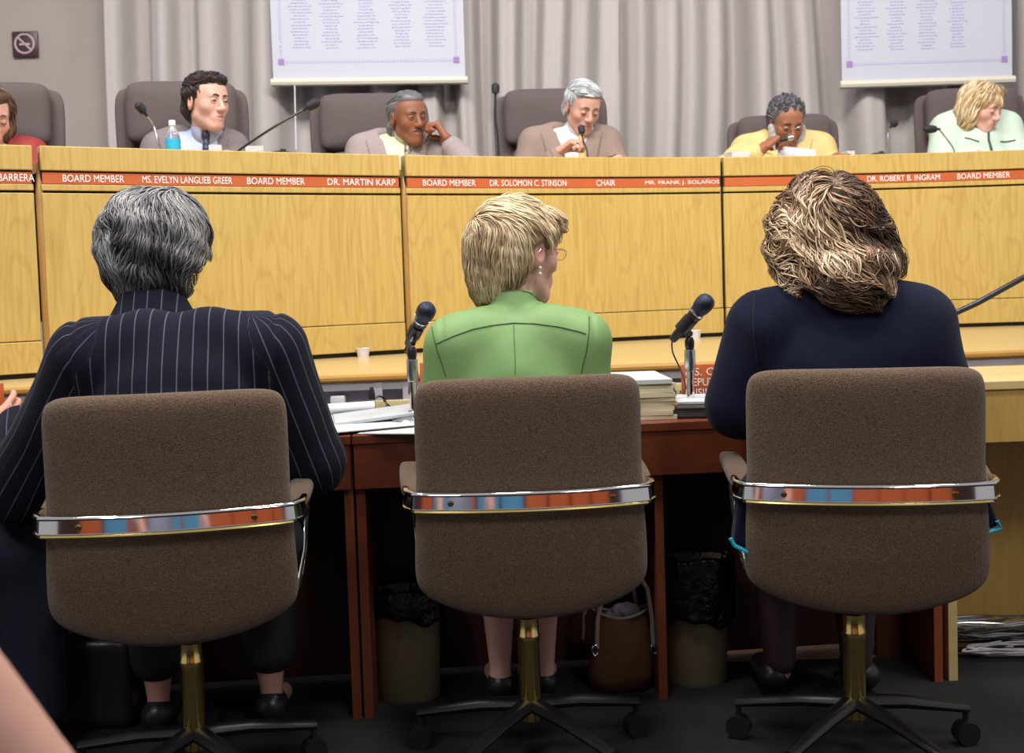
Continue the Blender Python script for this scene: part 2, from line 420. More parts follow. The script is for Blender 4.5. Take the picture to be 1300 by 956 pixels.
def locks(fld, roots, dirfn, steps, step, width, colfn, lift=(0, .006), curl=0, curlf=3, grav=0, seed=1, taper=1, len_var=.35, flat=.35, free=0.35, excl=None):
    rg = np.random.default_rng(seed); n = len(roots)
    P = fld.project(np.array(roots, float), 0, 5); L = rg.uniform(1-len_var, 1, n)*step; lf = rg.uniform(lift[0], lift[1], n)
    ph = rg.uniform(0, 6.28, n); pts = []; nor = []; D = None
    for i in range(steps+1):
        N = fld.grad(P); t = i/steps
        pts.append(P + 0); nor.append(N)
        d = dirfn(P, t, N); d = d - (d*N).sum(-1, keepdims=True)*N*(1-free*t)
        d /= np.linalg.norm(d, axis=-1, keepdims=True)+1e-9
        if curl:
            s = np.cross(N, d); d = d + curl*t*(s*np.sin(ph+curlf*i)[:, None] + N*.5*np.cos(ph+curlf*i)[:, None])
            d /= np.linalg.norm(d, axis=-1, keepdims=True)
        D = d if D is None else nv_rows(D*.45+d*.55)
        P = P + D*L[:, None] + np.array([0, 0, -grav*t*step])
        q = fld.eval(P); tgt = lf*math.sin(math.pi*min(t+.08, 1))**.5 if True else lf
        P = P - fld.grad(P)*((q-tgt)*(1-free*t*.8))[:, None]*(.9)
    pts = np.stack(pts, 1); nor = np.stack(nor, 1)
    if excl is not None:
        ok = ~excl(pts.reshape(-1, 3)).reshape(pts.shape[:2]).any(1); pts = pts[ok]; nor = nor[ok]; n = len(pts)
    T = np.gradient(pts, axis=1); T /= np.linalg.norm(T, axis=-1, keepdims=True)+1e-9
    S = np.cross(T, nor); S /= np.linalg.norm(S, axis=-1, keepdims=True)+1e-9
    w = width*rg.uniform(.6, 1.3, n)[:, None]*np.array([max(.12, math.sin(math.pi*min(.999, .12+.85*(i/steps)**.8))**.6) for i in range(steps+1)])[None]
    a = pts + S*w[..., None]; b = pts + nor*(w*flat)[..., None]; c = pts - S*w[..., None]; d = pts - nor*(w*flat)[..., None]
    V = np.stack([a, b, c, d], 2).reshape(-1, 3)
    base = (np.arange(n)*(steps+1)*4)[:, None, None]; ii = (np.arange(steps)*4)[None, :, None]; jj = np.arange(4)[None, None, :]
    q = np.stack([base+ii+jj, base+ii+(jj+1) % 4, base+ii+4+(jj+1) % 4, base+ii+4+jj], -1).reshape(-1, 4)
    col = colfn(pts, rg, n); col = np.repeat(col[:, :, None, :], 4, 2).reshape(-1, 3)
    return V, q, col
def nv_rows(A): return A/(np.linalg.norm(A, axis=-1, keepdims=True)+1e-9)
def surf_roots(fld, c, r, n, seed, cond):
    rg = np.random.default_rng(seed); v = nv_rows(rg.normal(size=(n*3, 3))); P = np.asarray(c)+v*np.asarray(r); P = fld.project(P, 0, 6)
    P = P[cond(P)]; return P[:n]
# ---------------------------------------------------------------- hands, heads, bodies
def hand_field(w, d, n, side, curl=(.5, .5, .5, .5), thumb=.4, spread=.08, sc=1.0):
    """w wrist, d direction of the palm, n direction the palm faces, side +1: thumb on +cross(d,n)"""
    d = nv(d); n = nv(np.asarray(n)-np.dot(n, d)*d); s = np.cross(d, n)*side; w = np.asarray(w, float); f = Field()
    Rm = np.stack([s, d, n], 1)
    f.cap(w-d*.03, w+d*.02*sc, .025*sc, .024*sc, k=.01)
    f.box(w+d*.055*sc, (.038*sc, .045*sc, .013*sc), .012*sc, Rm, k=.014)
    bases = [(.030, .09, .0), (.010, .096, .0), (-.010, .092, 0), (-.029, .083, 0)]; lens = [.070, .078, .072, .056]
    for i in range(4):
        p = w + s*bases[i][0]*sc + d*bases[i][1]*sc; ang = 0; dd = nv(d + s*spread*(1.5-i)); r = (.0092 if i < 3 else .008)*sc
        for j, fr in enumerate((.46, .30, .24)):
            ang += curl[i]*(1.0 if j else .8); v = dd*math.cos(ang)+n*math.sin(ang); q = p+v*lens[i]*fr*sc
            f.cap(p, q, r, r*.92, k=.004); p = q; r *= .92
    p = w + s*.028*sc + d*.025*sc; v = nv(s*.8+d*.75+n*.25); q = p+v*.04*sc; f.cap(p, q, .0135*sc, .011*sc, k=.01)
    v2 = nv(v + nv(n*.6-s*.5+d*.3)*thumb*1.6); q2 = q+v2*.032*sc; f.cap(q, q2, .0108*sc, .0098*sc, k=.004)
    v3 = nv(v2 + nv(n*.6-s*.5)*thumb*.8); f.cap(q2, q2+v3*.025*sc, .0098*sc, .0085*sc, k=.004)
    return f
def head_field(hc, Rh, sc=1.0, fem=False, open_eye=True, fat=1.0):
    f = Field(); T = lambda x, y, z: hc + Rh@(np.array([x, y, z], float)*sc)
    E = lambda c, r, k=.02, sub=False, Rl=None: f.ell(T(*c), np.array(r)*sc, Rh if Rl is None else Rh@Rl, k, sub)
    K = lambda a, b, ra, rb=None, k=.015: f.cap(T(*a), T(*b), ra*sc, (rb or ra)*sc, k)
    jw = .90 if fem else 1.0
    E((0, -.014, .035), (.075, .096, .088)); E((0, .028, -.028), (.058*jw*fat, .062, .080), .03)
    E((0, .044, .045), (.059, .045, .052), .03)
    K((0, .066, -.098), (0, .07, -.094), .021*jw, k=.025)
    for s in (-1, 1):
        K((s*.046*jw*fat, .000, -.058), (s*.017, .060, -.100), .017*jw, .014, k=.03)
        E((s*.040, .058, -.020), (.021, .019, .020), .03)
        if fat > 1: E((s*.040, .05, -.05), (.03, .03, .03), .02)
    K((-.036, .080, .026), (.036, .080, .026), .010, k=.015)
    for s in (-1, 1): f.ell(T(s*.031, .099, .004), np.array([.017, .014, .012])*sc, Rh, .012, True)
    K((0, .088, .018), (0, .110, -.026), .0075, .0105, k=.012); K((0, .105, -.030), (0, .106, -.030), .0120, k=.008)
    for s in (-1, 1): E((s*.0125, .100, -.032), (.0085, .011, .0085), .006)
    E((0, .075, -.062), (.030, .022, .024), .015)
    for s in (-1, 1):
        K((0, .0935, -.0575), (s*.021, .084, -.0625), .0046, .0028, k=.006); K((0, .092, -.0695), (s*.019, .084, -.0655), .0056, .003, k=.006)
    f.cap(T(-.020, .0955, -.0635), T(.020, .0955, -.0635), .0020*sc, k=.004, sub=True)
    for s in (-1, 1):
        f.ell(T(s*.031, .0815, .004), np.array([.0138, .0125, .0128])*sc, Rh, .004, False)
        if open_eye: f.ell(T(s*.031, .0975, .0025), np.array([.0115, .0065, .0042])*sc, Rh, .002, True)
        Rl = np.array(Matrix.Rotation(s*-.35, 3, 'Z') @ Matrix.Rotation(-.15, 3, 'X'))
        E((s*.078, -.008, -.004), (.009, .020, .033), .006, Rl=Rl)
        f.ell(T(s*.086, -.002, .002), np.array([.006, .011, .019])*sc, Rh@Rl, .006, True)
    return f
def head_tint(V, hc, Rh, sc, skin, lip):
    q = ((V-hc)@Rh)/sc; col = np.tile(np.asarray(skin, float), (len(V), 1))
    m = np.exp(-((q[:, 0]/.020)**4 + ((q[:, 2]+.0635)/.0085)**4))*(q[:, 1] > .08); col = col*(1-m[:, None]) + np.asarray(lip)*m[:, None]
    ck = np.exp(-(((np.abs(q[:, 0])-.045)/.022)**2 + ((q[:, 2]+.03)/.025)**2))*(q[:, 1] > .03)*.3
    no = np.exp(-((q[:, 0]/.018)**2+((q[:, 2]+.03)/.015)**2))*(q[:, 1] > .09)*.25; er = (np.abs(q[:, 0]) > .073)*(np.abs(q[:, 2]) < .04)*.3
    red = (ck+no+er)[:, None]; col = col*(1-red) + col*np.array([1.12, .80, .78])*red
    return col
def ik(a, b, l1, l2, pole):
    a = np.asarray(a, float); b = np.asarray(b, float); d = b-a; D = min(np.linalg.norm(d), (l1+l2)*.999); u = nv(d)
    x = (l1*l1-l2*l2+D*D)/(2*D); h = math.sqrt(max(l1*l1-x*x, 0)); p = nv(np.asarray(pole)-np.dot(pole, u)*u); return a+u*x+p*h
def finish(name, V, Q, m, parent, stripe=None, col=None, **k):
    o = mesh_obj(name, V, None, m, parent, quads=Q, **k)
    if col is not None: tint(o, col)
    if stripe is not None:
        a = o.data.attributes.new('stripe', 'FLOAT', 'POINT'); a.data.foreach_set('value', np.asarray(stripe, np.float32))
    return o
SKIN_L = (.56, .32, .24); SKIN_M = (.47, .24, .17); SKIN_D = (.235, .098, .055)
class Person:
    def __init__(s, label, base, floor, seat, yaw, head, hrot, skin=SKIN_L, lip=(.45, .14, .13), sw=.175, girth=1.0, armr=.046, hs=1.0, fem=False, group=None, lean=0.0, knees=None, open_eye=True, neckr=.052, zsh=None, fat=1.0):
        s.Rb = rotm(yaw); s.b = np.array([base[0], base[1], floor], float); s.seat = seat
        s.root = thing('person', label, 'person', s.b, 0, group); s.skin = skin; s.lip = lip
        s.L = lambda x, y, z: s.b + s.Rb@np.array([x, y, z], float)
        s.hc = np.asarray(head, float); s.Rh = rotm(*hrot); s.hs = hs; s.fem = fem; s.open = open_eye; s.sw = sw; s.g = girth; s.armr = armr; s.neckr = neckr; s.fat = fat
        z = seat; s.hip = s.L(0, 0, z+.10); s.zs = zsh if zsh else z+.53
        s.waist = s.L(0, lean*.4, z+.26); s.chest = s.L(0, lean*.8-.01, s.zs-.13); s.nb = s.L(0, lean-.015, s.zs+.055)
        s.sh = {+1: s.L(sw, lean-.01, s.zs), -1: s.L(-sw, lean-.01, s.zs)}; s.lean = lean; s.hands = {}; s.arm = {}
    def set_arm(s, side, elbow, wrist): s.arm[side] = (np.asarray(elbow, float), np.asarray(wrist, float))
    def torso(s, t=0.0, k=.05):
        f = Field(); g = s.g; z = s.seat; Rb = s.Rb; tv = np.array([t, t, t])
        f.ell(s.L(0, .0, z+.10), np.array([.175*g, .125*g, .12])+tv, Rb, k)
        f.ell(s.L(0, s.lean*.35+.005, z+.24), np.array([.148*g, .112*g, .15])+tv, Rb, k)
        f.ell(s.chest, np.array([.158*g*.5+.158*.5, .108*g, .17])+tv, Rb, k)
        for sd in (-1, 1):
            f.cap(s.L(sd*.05, s.lean-.02, s.zs+.012), s.sh[sd]+np.array([0, 0, -.008]), .052+t, .050+t, .05)
            if s.fem: f.ell(s.L(sd*.065, s.lean+.09, s.zs-.20), np.array([.06, .055, .06])+tv, Rb, .03)
        return f
    def arms(s, f, t=0.0, upto=1.0, k=.03, infl=1.0):
        for sd, (e, w) in s.arm.items():
            r = s.armr*infl; f.cap(s.sh[sd]+np.array([0, 0, -.01]), e, r*1.06+t, r*.90+t, k)
            q = e+(w-e)*upto; f.cap(e, q, r*.90+t, (r*.64 if upto < 1 else .028)+t, .02)
        return f
    def neck(s, f):
        nb = s.nb; top = s.hc+s.Rh@np.array([0, -.025, -.055])*s.hs; f.cap(nb+np.array([0, 0, -.03]), top, s.neckr*1.08, s.neckr*.94, .02); return f
    def build_body(s, legs=True, res=.0065, hres=.0028, bare_legs=False, legw=1.0, knee=(.10, .42), splay=0, kneez=None):
        hd = head_field(s.hc, s.Rh, s.hs, s.fem, s.open, s.fat); s.neck(hd); s.headf = hd
        mh = hd.mesh(hres, 1); hcol = head_tint(mh[0], s.hc, s.Rh, s.hs, s.skin, s.lip)
        ms = [mh]; f = s.torso(0); s.arms(f, 0); s.neck(f)
        if legs:
            for sd in (-1, 1):
                kz = s.seat+.055 if kneez is None else kneez
                h = s.L(sd*.09, .02, s.seat+.09); kn = s.L(sd*knee[0], knee[1], kz); an = s.L(sd*(knee[0]+splay), knee[1]-.02, .09)
                f.cap(h, kn, .085*legw, .058*legw, .03); f.cap(kn, kn*.55+an*.45, .056*legw, .056*legw, .02); f.cap(kn*.55+an*.45, an, .054*legw, .027, .02)
                f.cap(an+np.array([0, 0, -.03]), s.L(sd*(knee[0]+splay+.02), knee[1]+.12, .040), .028, .024, .02)
        ms.append(f.mesh(res, 1)); cols = [hcol, np.tile(s.skin, (len(ms[1][0]), 1))]
        for hf in s.hands.values(): ms.append(hf.mesh(.0026, 1)); cols.append(np.tile(np.array(s.skin)*np.array([1.05, .95, .95]), (len(ms[-1][0]), 1)))
        V, Q = join(ms); s.body = finish('body', V, Q, M['skin'], s.root, col=np.concatenate(cols)); return s.body
    def hp(s, x, y, z): return s.hc + s.Rh@(np.array([x, y, z], float)*s.hs)
    def face_bits(s, brow=(.02, .015, .012), gaze=(0, 0, 0), browthick=.0032, brows=True):
        for sd in (-1, 1):
            if s.open:
                mb = MB(); mb.ball((0, 0, 0), 1, 20); V = np.array(mb.V); g = nv(np.array([gaze[0], 1, gaze[2]])); c = V@g
                col = np.where(c[:, None] > .97, (.01, .008, .008), np.where(c[:, None] > .80, (.06, .03, .02), (.62, .58, .56)))
                W = [s.hp(sd*.031+v[0]*.0117, .0812+v[1]*.0117, .004+v[2]*.0117) for v in V]
                o = mesh_obj('eye', W, mb.F, M['eye'], s.root); tint(o, col)
            zz = .0072 if s.open else -.0035
            mb = MB(); mb.tube([s.hp(sd*.031+x, .0945-abs(x)*.25-(x*sd > 0)*abs(x)*.25, zz-(x/.013)**2*.0035*(1 if s.open else -.3)) for x in np.linspace(-.0135, .0135, 7)], [.0006, .0013, .0016, .0018, .0016, .0013, .0006], 6)
            mb.build('eyelashes', M['lash'], s.root)
            if brows:
                f = s.headf; P = np.array([s.hp(sd*(.012+u*.036), .11, .026+.006*math.sin(u*2.6)) for u in np.linspace(0, 1, 8)]); P = f.project(P, .0005, 6)
                mb = MB(); mb.tube(list(P), [browthick*v for v in (.7, 1, 1.1, 1, .95, .8, .6, .25)], 6); o = mb.build('eyebrow', M['hair'], s.root); tint(o, brow)
    def glasses(s, m, lens=True):
        fr = MB()
        for sd in (-1, 1):
            ring = [s.hp(sd*.032+.023*math.cos(a), .106-.10*abs(.023*math.cos(a))*(math.cos(a)*sd > 0), .001+.014*math.sin(a)) for a in np.linspace(0, 2*math.pi, 25)]
            fr.tube(ring, .0009, 6)
            fr.tube([s.hp(sd*.058, .104, .006), s.hp(sd*.072, .085, .008), s.hp(sd*.080, .04, .010), s.hp(sd*.082, .0, .008), s.hp(sd*.080, -.015, -.006)], .0012, 6)
        fr.tube([s.hp(-.009, .108, .004), s.hp(0, .112, .008), s.hp(.009, .108, .004)], .0011, 6)
        g = fr.build('spectacles', m, s.root)
        if lens:
            for sd in (-1, 1):
                mb = MB(); P = [s.hp(sd*.032+.0225*math.cos(a), .1045, .001+.0135*math.sin(a)) for a in np.linspace(0, 2*math.pi, 24, endpoint=False)]
                P2 = [p+s.Rh@np.array([0, .0012, 0]) for p in P]; mb.add(P+P2, [tuple(range(24))[::-1], tuple(range(24, 48))]+[(i, (i+1) % 24, 24+(i+1) % 24, 24+i) for i in range(24)]); mb.build('lens', M['lens'], g)
    def trousers(s, m, knee=(.10, .42), t=.018, name='trousers', splay=0, kneez=None, kn_override=None, legw=1.0):
        f = Field(); z = s.seat; g = s.g; f.ell(s.L(0, 0, z+.10), np.array([.18*g, .135*g, .11])+t, s.Rb, .05)
        for sd in (-1, 1):
            kz = z+.055 if kneez is None else kneez
            h = s.L(sd*.09, .02, z+.085); kn = s.L(sd*knee[0], knee[1], kz); an = s.L(sd*(knee[0]+splay), knee[1]-.02, .09)
            if kn_override and sd in kn_override: kn, an = kn_override[sd]
            f.cap(h, kn, (.088+t)*legw, (.062+t)*legw, .04); f.cap(kn, an, (.062+t)*legw, .048+t, .03)
            an0 = s.L(sd*(knee[0]+splay), knee[1]-.02, .09); MBs = Field(); MBs.cap(an0+np.array([0, -.012, -.035]), an0+s.Rb@np.array([0, .15, -.058]), .042, .030, .02); v, q = MBs.mesh(.006); finish('shoe', v, q, M['leather'], s.root)
        v, q = f.mesh(.008, 2); return finish(name, v, q, m, s.root)
    def skirt(s, m, length=.42):
        f = Field(); z = s.seat; g = s.g; f.ell(s.L(0, 0, z+.10), np.array([.185*g, .14*g, .12]), s.Rb, .05)
        for sd in (-1, 1): f.cap(s.L(sd*.09, .02, z+.085), s.L(sd*.09, length, z+.06), .102, .078, .05)
        f.cap(s.L(0, .1, z+.085), s.L(0, length, z+.075), .08, .06, .05); v, q = f.mesh(.008, 2); return finish('skirt', v, q, m, s.root)
    def jacket(s, m, t=.016, cuff=.93, vz=None, vs=.42, res=.0045, name='jacket', extra=None, disp=None, stripe=False, lapel=True, infl=1.12, armt=None, wrinkle=.0025, smooth=1):
        f = s.torso(t, .06); s.arms(f, t if armt is None else armt, cuff, infl=infl)
        if extra: extra(f)
        Rb = s.Rb; nb = s.nb.copy(); b = s.b
        def neckcut(P): 
            a = nb+np.array([0, 0, -.02]); c = s.hc; d = nv(c-a); q = P-a; tt = q@d; r = q-tt[..., None]*d; return np.maximum(np.sqrt((r*r).sum(-1))-(s.neckr+.013), -tt-.01)
        f.fn(neckcut, s.nb-.1, s.hc+.06, .006)
        if vz is not None:
            def vcut(P):
                q = (P-b)@Rb; w = np.abs(q[..., 0])-(q[..., 2]-vz)*vs; return np.maximum(w*.92, -(q[..., 1]-s.lean-.025))
            f.fn(vcut, s.L(0, 0, vz)-.4, s.L(0, 0, vz)+.45, .004)
        z0 = vz
        def dp(P):
            n = vnoise(P, 22, 5); o = wrinkle*(n[..., 0]*n[..., 1]*2+n[..., 2]*.5)
            if z0 is not None and lapel:
                q = (P-b)@Rb; w = np.abs(q[..., 0])-(q[..., 2]-z0)*vs
                o = o + .007*((w < .042+.02*(q[..., 2]-z0 > .13))&(q[..., 1] > s.lean+.01)&(q[..., 2] > z0)&(q[..., 2] < s.zs+.04))
            if disp is not None: o = o+disp(P, q if False else (P-b)@Rb)
            return o
        f.disp = dp
        V, Q = f.mesh(res, smooth); st = None
        if stripe:
            q = (V-b)@Rb; st = q[:, 0]*1.0; best = np.full(len(V), 1e9)
            tf = s.torso(t, .06); dt = tf.eval(V)
            for sd, (e, w) in s.arm.items():
                sh = s.sh[sd]
                for (a, c, r) in ((sh, e, s.armr), (e, w, s.armr*.8)):
                    d = nv(c-a); tt = np.clip((V-a)@d, 0, np.linalg.norm(c-a)); rr = V-a-tt[:, None]*d; dist = np.linalg.norm(rr, axis=1)-r-t
                    sdv = nv(np.cross(d, [0, 0, 1.0]) if abs(d[2]) < .85 else np.cross(d, [0, 1.0, 0])); up = np.cross(d, sdv)
                    ang = np.arctan2(rr@up, rr@sdv)*(r+t); m_ = (dist < dt-.004) & (dist < best); st[m_] = ang[m_]; best[m_] = dist[m_]
        s.jf = f; s.jk = finish(name, V, Q, m, s.root, stripe=st); return s.jk
    def shirt(s, m, tie=None, t=.009, collar=True):
        f = s.torso(t, .06); f.cap(s.nb+np.array([0, 0, -.06]), s.nb+np.array([0, 0, -.01]), .075, .062, .03)
        V, Q = f.mesh(.006, 2); sh = finish('shirt', V, Q, m, s.root)
        ax = nv(s.hc+s.Rh@np.array([0, -.02, -.05])-s.nb); mb = MB(); fwd = s.Rb@np.array([0, 1.0, 0]); rt = s.Rb@np.array([1.0, 0, 0])
        n = 28; P = np.zeros((4, n, 3))
        for j in range(n):
            a = math.radians(12+336*j/(n-1)); front = max(0, math.cos(a))
            dr = math.sin(a)*rt+math.cos(a)*fwd
            r = s.neckr
            P[0, j] = s.nb+np.array([0, 0, -.01])+dr*(r+.008); P[1, j] = s.nb+ax*.036+dr*(r+.002)-np.array([0, 0, .010*front])
            P[2, j] = s.nb+ax*.032+dr*(r+.006)-np.array([0, 0, .012*front]); P[3, j] = s.nb+np.array([0, 0, -.012-.045*front**4])+dr*(r+.012+.014*front)
        mb.grid(P); o = mb.build('collar', m, s.root); md = o.modifiers.new('s', 'SOLIDIFY'); md.thickness = .003
        if tie is not None:
            kn = s.nb+fwd*(s.neckr+.024)+np.array([0, 0, -.018]); tf = Field(); tf.ell(kn, (.017, .012, .018), s.Rb, .01)
            prev = kn
            zz = np.linspace(kn[2]-.01, kn[2]-.30, 14); pts = []
            for z in zz:
                p = np.array([s.nb[0], s.nb[1], z]); y = .30
                while y > 0 and f.eval((p+fwd*y)[None])[0] > .004: y -= .004
                pts.append(p+fwd*max(y, 0))
            for i in range(len(pts)-1): tf.cap(pts[i], pts[i+1], .011+.0011*i, .011+.0011*(i+1), .006)
            q0 = s.b+0
            V, Q = tf.mesh(.004, 1); finish('tie', V, Q, tie, s.root)
    def hairmesh(s, fld, lk, m=None, core=(.03, .02, .02), res=.004, name='hair'):
        v, q = fld.mesh(res, 1); Vs = [v]; Qs = [q]; cs = [np.tile(core, (len(v), 1)) if not callable(core) else core(v)]; b = len(v)
        for (V, Q, c) in lk: Vs.append(V); Qs.append(Q+b); cs.append(c); b += len(V)
        return finish(name, np.concatenate(Vs), np.concatenate(Qs), m or M['hair'], s.root, col=np.concatenate(cs))
# ================================================================ SETTING
mb = MB(); mb.bb((-4.5, -3.5, -.05), (4.5, 3.75, 0)); struct(mb.build('floor', M['carpet'], smooth=False))
mb = MB(); mb.bb((-4.5, 6.75, 0), (4.5, 6.85, 4.2)); struct(mb.build('wall_back', M['wall'], smooth=False))
# raised platform: top, nosing, white front with wiring raceway
def pfy(x): return 3.63+.075*x
def quadstrip(xs, yf0, yf1, z0, z1):
    m_ = MB(); 
    for a, b in zip(xs[:-1], xs[1:]):
        V = [(a, yf0(a), z0), (b, yf0(b), z0), (b, yf1(b), z0), (a, yf1(a), z0), (a, yf0(a), z1), (b, yf0(b), z1), (b, yf1(b), z1), (a, yf1(a), z1)]
        m_.add(V, [(0, 3, 2, 1), (4, 5, 6, 7), (0, 1, 5, 4), (2, 3, 7, 6), (1, 2, 6, 5), (3, 0, 4, 7)])
    return m_
PZ = .845
_xs = np.array([-2.2, -1.505, -1.0, -.40, .18, .905, 1.54, 2.22, 3.0]); _ys = np.array([3.50, 3.90, 4.20, 4.54, 4.80, 5.02, 5.12, 5.13, 5.05])
pc = np.polyfit(_xs, _ys, 4); dY = lambda x: float(np.polyval(pc, min(max(x, -2.3), 3.0)))
o = quadstrip(list(np.linspace(-2.6, 3.4, 25)), lambda x: pfy(x), lambda x: max(dY(x), pfy(x)+.1)+.04, .824, PZ).build('floor_platform', M['oak_h'], smooth=False); struct(o)
o = quadstrip(list(np.linspace(-3.4, 3.4, 25)), lambda x: pfy(x)+.13, lambda x: 6.75, .60, .68).build('floor_board', M['carpet'], smooth=False); struct(o)
o = quadstrip([-3.4, 3.4], lambda x: pfy(x)-.022, lambda x: pfy(x), PZ-.021, PZ-.001).build('trim_1', M['oak_edge'], smooth=False, bevel=.006); struct(o)
o = quadstrip([-3.4, 3.4], lambda x: pfy(x)+.042, lambda x: pfy(x)+.08, 0, .823).build('wall_platform', M['racein'], smooth=False); struct(o)
# white raceway housings along the platform front
def raceway(x0, x1, holes, label):
    t = thing('wiring_raceway', label, 'wiring raceway', ((x0+x1)/2, pfy((x0+x1)/2)+.03, 0))
    m_ = MB(); f = lambda x: pfy(x)-.008; g = lambda x: pfy(x)+.041
    def seg(a, b, z0, z1, ff=f, gg=g): m_.V += []; q = quadstrip([a, b], ff, gg, z0, z1); m_.add(q.V, q.F)
    seg(x0, x1, .798, .822); seg(x0, x1, .02, .69)
    seg(x0, x1, .742, .750, lambda x: f(x)+.008)
    xs = [x0]+sorted(holes)+[x1]
    for x in xs: seg(x-.012, x+.012, .69, .798, lambda x: f(x)-.002)
    m_.build('housing', M['race'], t, smooth=False)
    return t
rw1 = raceway(-1.75, -.12, [-1.40, -.98, -.30], 'white wiring raceway below the platform edge on the left behind the papers')
rw2 = raceway(-.095, 1.75, [.10, .44, .62, 1.30], 'white wiring raceway below the platform edge on the right behind the nameplate')
def outlet(px, py, sock, parent, w=.14):
    p = wp(px, py, pfy(0)+.0); p[1] = pfy(p[0])-.012
    m_ = MB(); m_.box((p[0], p[1], p[2]), (w/2, .006, .032), .004); pl = m_.build('outlet_plate', M['cream'], parent)
    for k in range(sock):
        m2 = MB(); cx = p[0]-w/2+w*(k+.5)/sock
        for dx, dz in ((-.007, .004), (.007, .004), (0, -.009)): m2.box((cx+dx, p[1]-.0065, p[2]+dz), (.0016, .001, .0045))
        m2.build('socket', M['dark'], pl)
outlet(503, 519, 3, rw1, .125); outlet(862, 500, 1, rw2, .09)
m_ = MB()
for (a, b) in (((475, 484), (475, 509)), ((512, 484), (512, 509))):
    P = wp(a[0]+5, (a[1]+b[1])/2, 3.60); P[1] = pfy(P[0])-.004; m_.box(P, (.014, .006, .03), .003)
m_.build('bracket', M['race'], rw1)
# left part of the back wall: vertical trim and no-smoking sign
p0 = wp(134, 60, 6.55); mb = MB(); mb.box((p0[0], 6.70, 2.2), (.022, .05, 1.6), .006); o = mb.build('trim_2', M['trim']); struct(o)
sg = thing('no_smoking_sign', 'small square maroon no-smoking sign on the wall at far left', 'sign', wp(32, 56, 6.73))
c = np.array(sg.location); w = .071; h = .07
mb = MB(); mb.box(c, (w, .006, h), .003); mb.build('sign_plate', M['sign'], sg)
mb = MB()
ring = [c+np.array([.052*math.cos(a), -.009, .052*math.sin(a)]) for a in np.linspace(0, 2*math.pi, 33)]
mb.tube(ring, .0065, 6); mb.tube([c+np.array([-.035, -.009, .035]), c+np.array([.035, -.009, -.035])], .0065, 6)
mb.box(c+np.array([0, -.008, -.002]), (.03, .002, .0055)); mb.build('prohibition_symbol', M['signw'], sg)
# ---------------------------------------------------------------- curtain: one heavy pleated cloth
def fold(x):
    u = x*1.0; ph = 2*math.pi*u/.27 + 1.5*math.sin(u*1.7) + 1.1*math.sin(u*4.1+1)
    s = math.sin(ph); return -(.085*(math.tanh(1.9*s)) + .030*math.sin(ph*.5+u*2) + .008*math.sin(ph*3.1))
def curtain(x0, x1, label, seed):
    nx = int((x1-x0)/.010); zs = [.86, 1.3, 1.7, 2.0, 2.3, 2.6, 3.0, 3.6]
    P = np.zeros((len(zs), nx, 3))
    for i, z in enumerate(zs):
        for j in range(nx):
            x = x0+(x1-x0)*j/(nx-1); sw = (z-2.2)*.018*math.sin(x*5+seed)+.012*math.sin(z*2+x*3)
            P[i, j] = (x+sw, 6.52+fold(x+.02*math.sin(z*1.5+x))*(1-.12*(z-2.2)), z)
    m_ = MB(); m_.grid(P); o = m_.build('curtain', M['curtain'], auto=False); md = o.modifiers.new('s', 'SOLIDIFY'); md.thickness = .006
    return tag(o, label, 'curtain')
curtain(wp(140, 60, 6.5)[0], .62, 'pleated grey curtain behind the left screen, from the wall trim to mid room', 0)
curtain(.60, 3.35, 'pleated grey curtain hanging behind the right screen', 2)
# ---------------------------------------------------------------- hanging screens with lists
def screen(xl0, xr0, xl1, xr1, yb, yb2, Y, label, cols, seed):
    a = wp(xl1, yb, Y); b = wp(xr1, yb2, Y); L = np.linalg.norm(b-a); u = (b-a)/L; up = np.array([0, 0, 1.0]); H = 1.15
    t = thing('hanging_screen', label, 'screen', (a+b)/2+np.array([0, 0, H/2]))
    q = lambda s, z, d=0: a+u*s+up*z+np.array([0, -d, 0])
    m_ = MB(); m_.add([q(0, 0), q(L, 0), q(L, H), q(0, H), q(0, 0, -.003), q(L, 0, -.003), q(L, H, -.003), q(0, H, -.003)], [(0, 1, 2, 3), (7, 6, 5, 4), (0, 4, 5, 1), (1, 5, 6, 2), (2, 6, 7, 3), (3, 7, 4, 0)])
    m_.build('sheet', M['screen'], t, smooth=False)
    m_ = MB(); m_.tube([q(-.012, -.012), q(L+.012, -.012)], .021, 8); m_.build('bottom_bar', M['screenbar'], t)
    m_ = MB(); m_.tube([q(-.05, H+.02), q(L+.05, H+.02)], .04, 12); m_.build('roller_tube', M['screenbar'], t)
    rg = random.Random(seed); m_ = MB()
    def rect(s, z, w, h): m_.add([q(s-w/2, z-h/2, .002), q(s+w/2, z-h/2, .002), q(s+w/2, z+h/2, .002), q(s-w/2, z+h/2, .002)], [(0, 1, 2, 3)])
    for cx, z0 in cols:
        z = z0; k = 0
        while z < H-.05:
            wd = L*(.055+.05*rg.random()) if rg.random() > .06 else L*.12; x = cx*L-wd/2
            while x < cx*L+wd/2:          # ragged words, too small to read
                ww = rg.uniform(.006, .018); rect(x+ww/2, z, ww, .0045); x += ww+.005
            z += .0165; k += 1
    m_.build('printed_list', M['print'], t, smooth=False)
    m_ = MB(); bz = .095; sx = .045*L
    n = 46
    for i in range(n): rect(sx+(L-2*sx)*(i+.5)/n, bz, (L-2*sx)/n*.62, .014)
    for i in range(48):
        for s in (sx, L-sx): rect(s, bz+.02+i*.022, .012, .014)
    m_.build('border_pattern', M['printb'], t, smooth=False)
    m_ = MB()
    for s in (sx, L-sx): m_.add([q(s+dx, bz+dz, .003) for dx, dz in ((-.016, -.016), (.016, -.016), (.016, .016), (-.016, .016))], [(0, 1, 2, 3)])
    m_.build('corner_ornament', M['printp'], t, smooth=False)
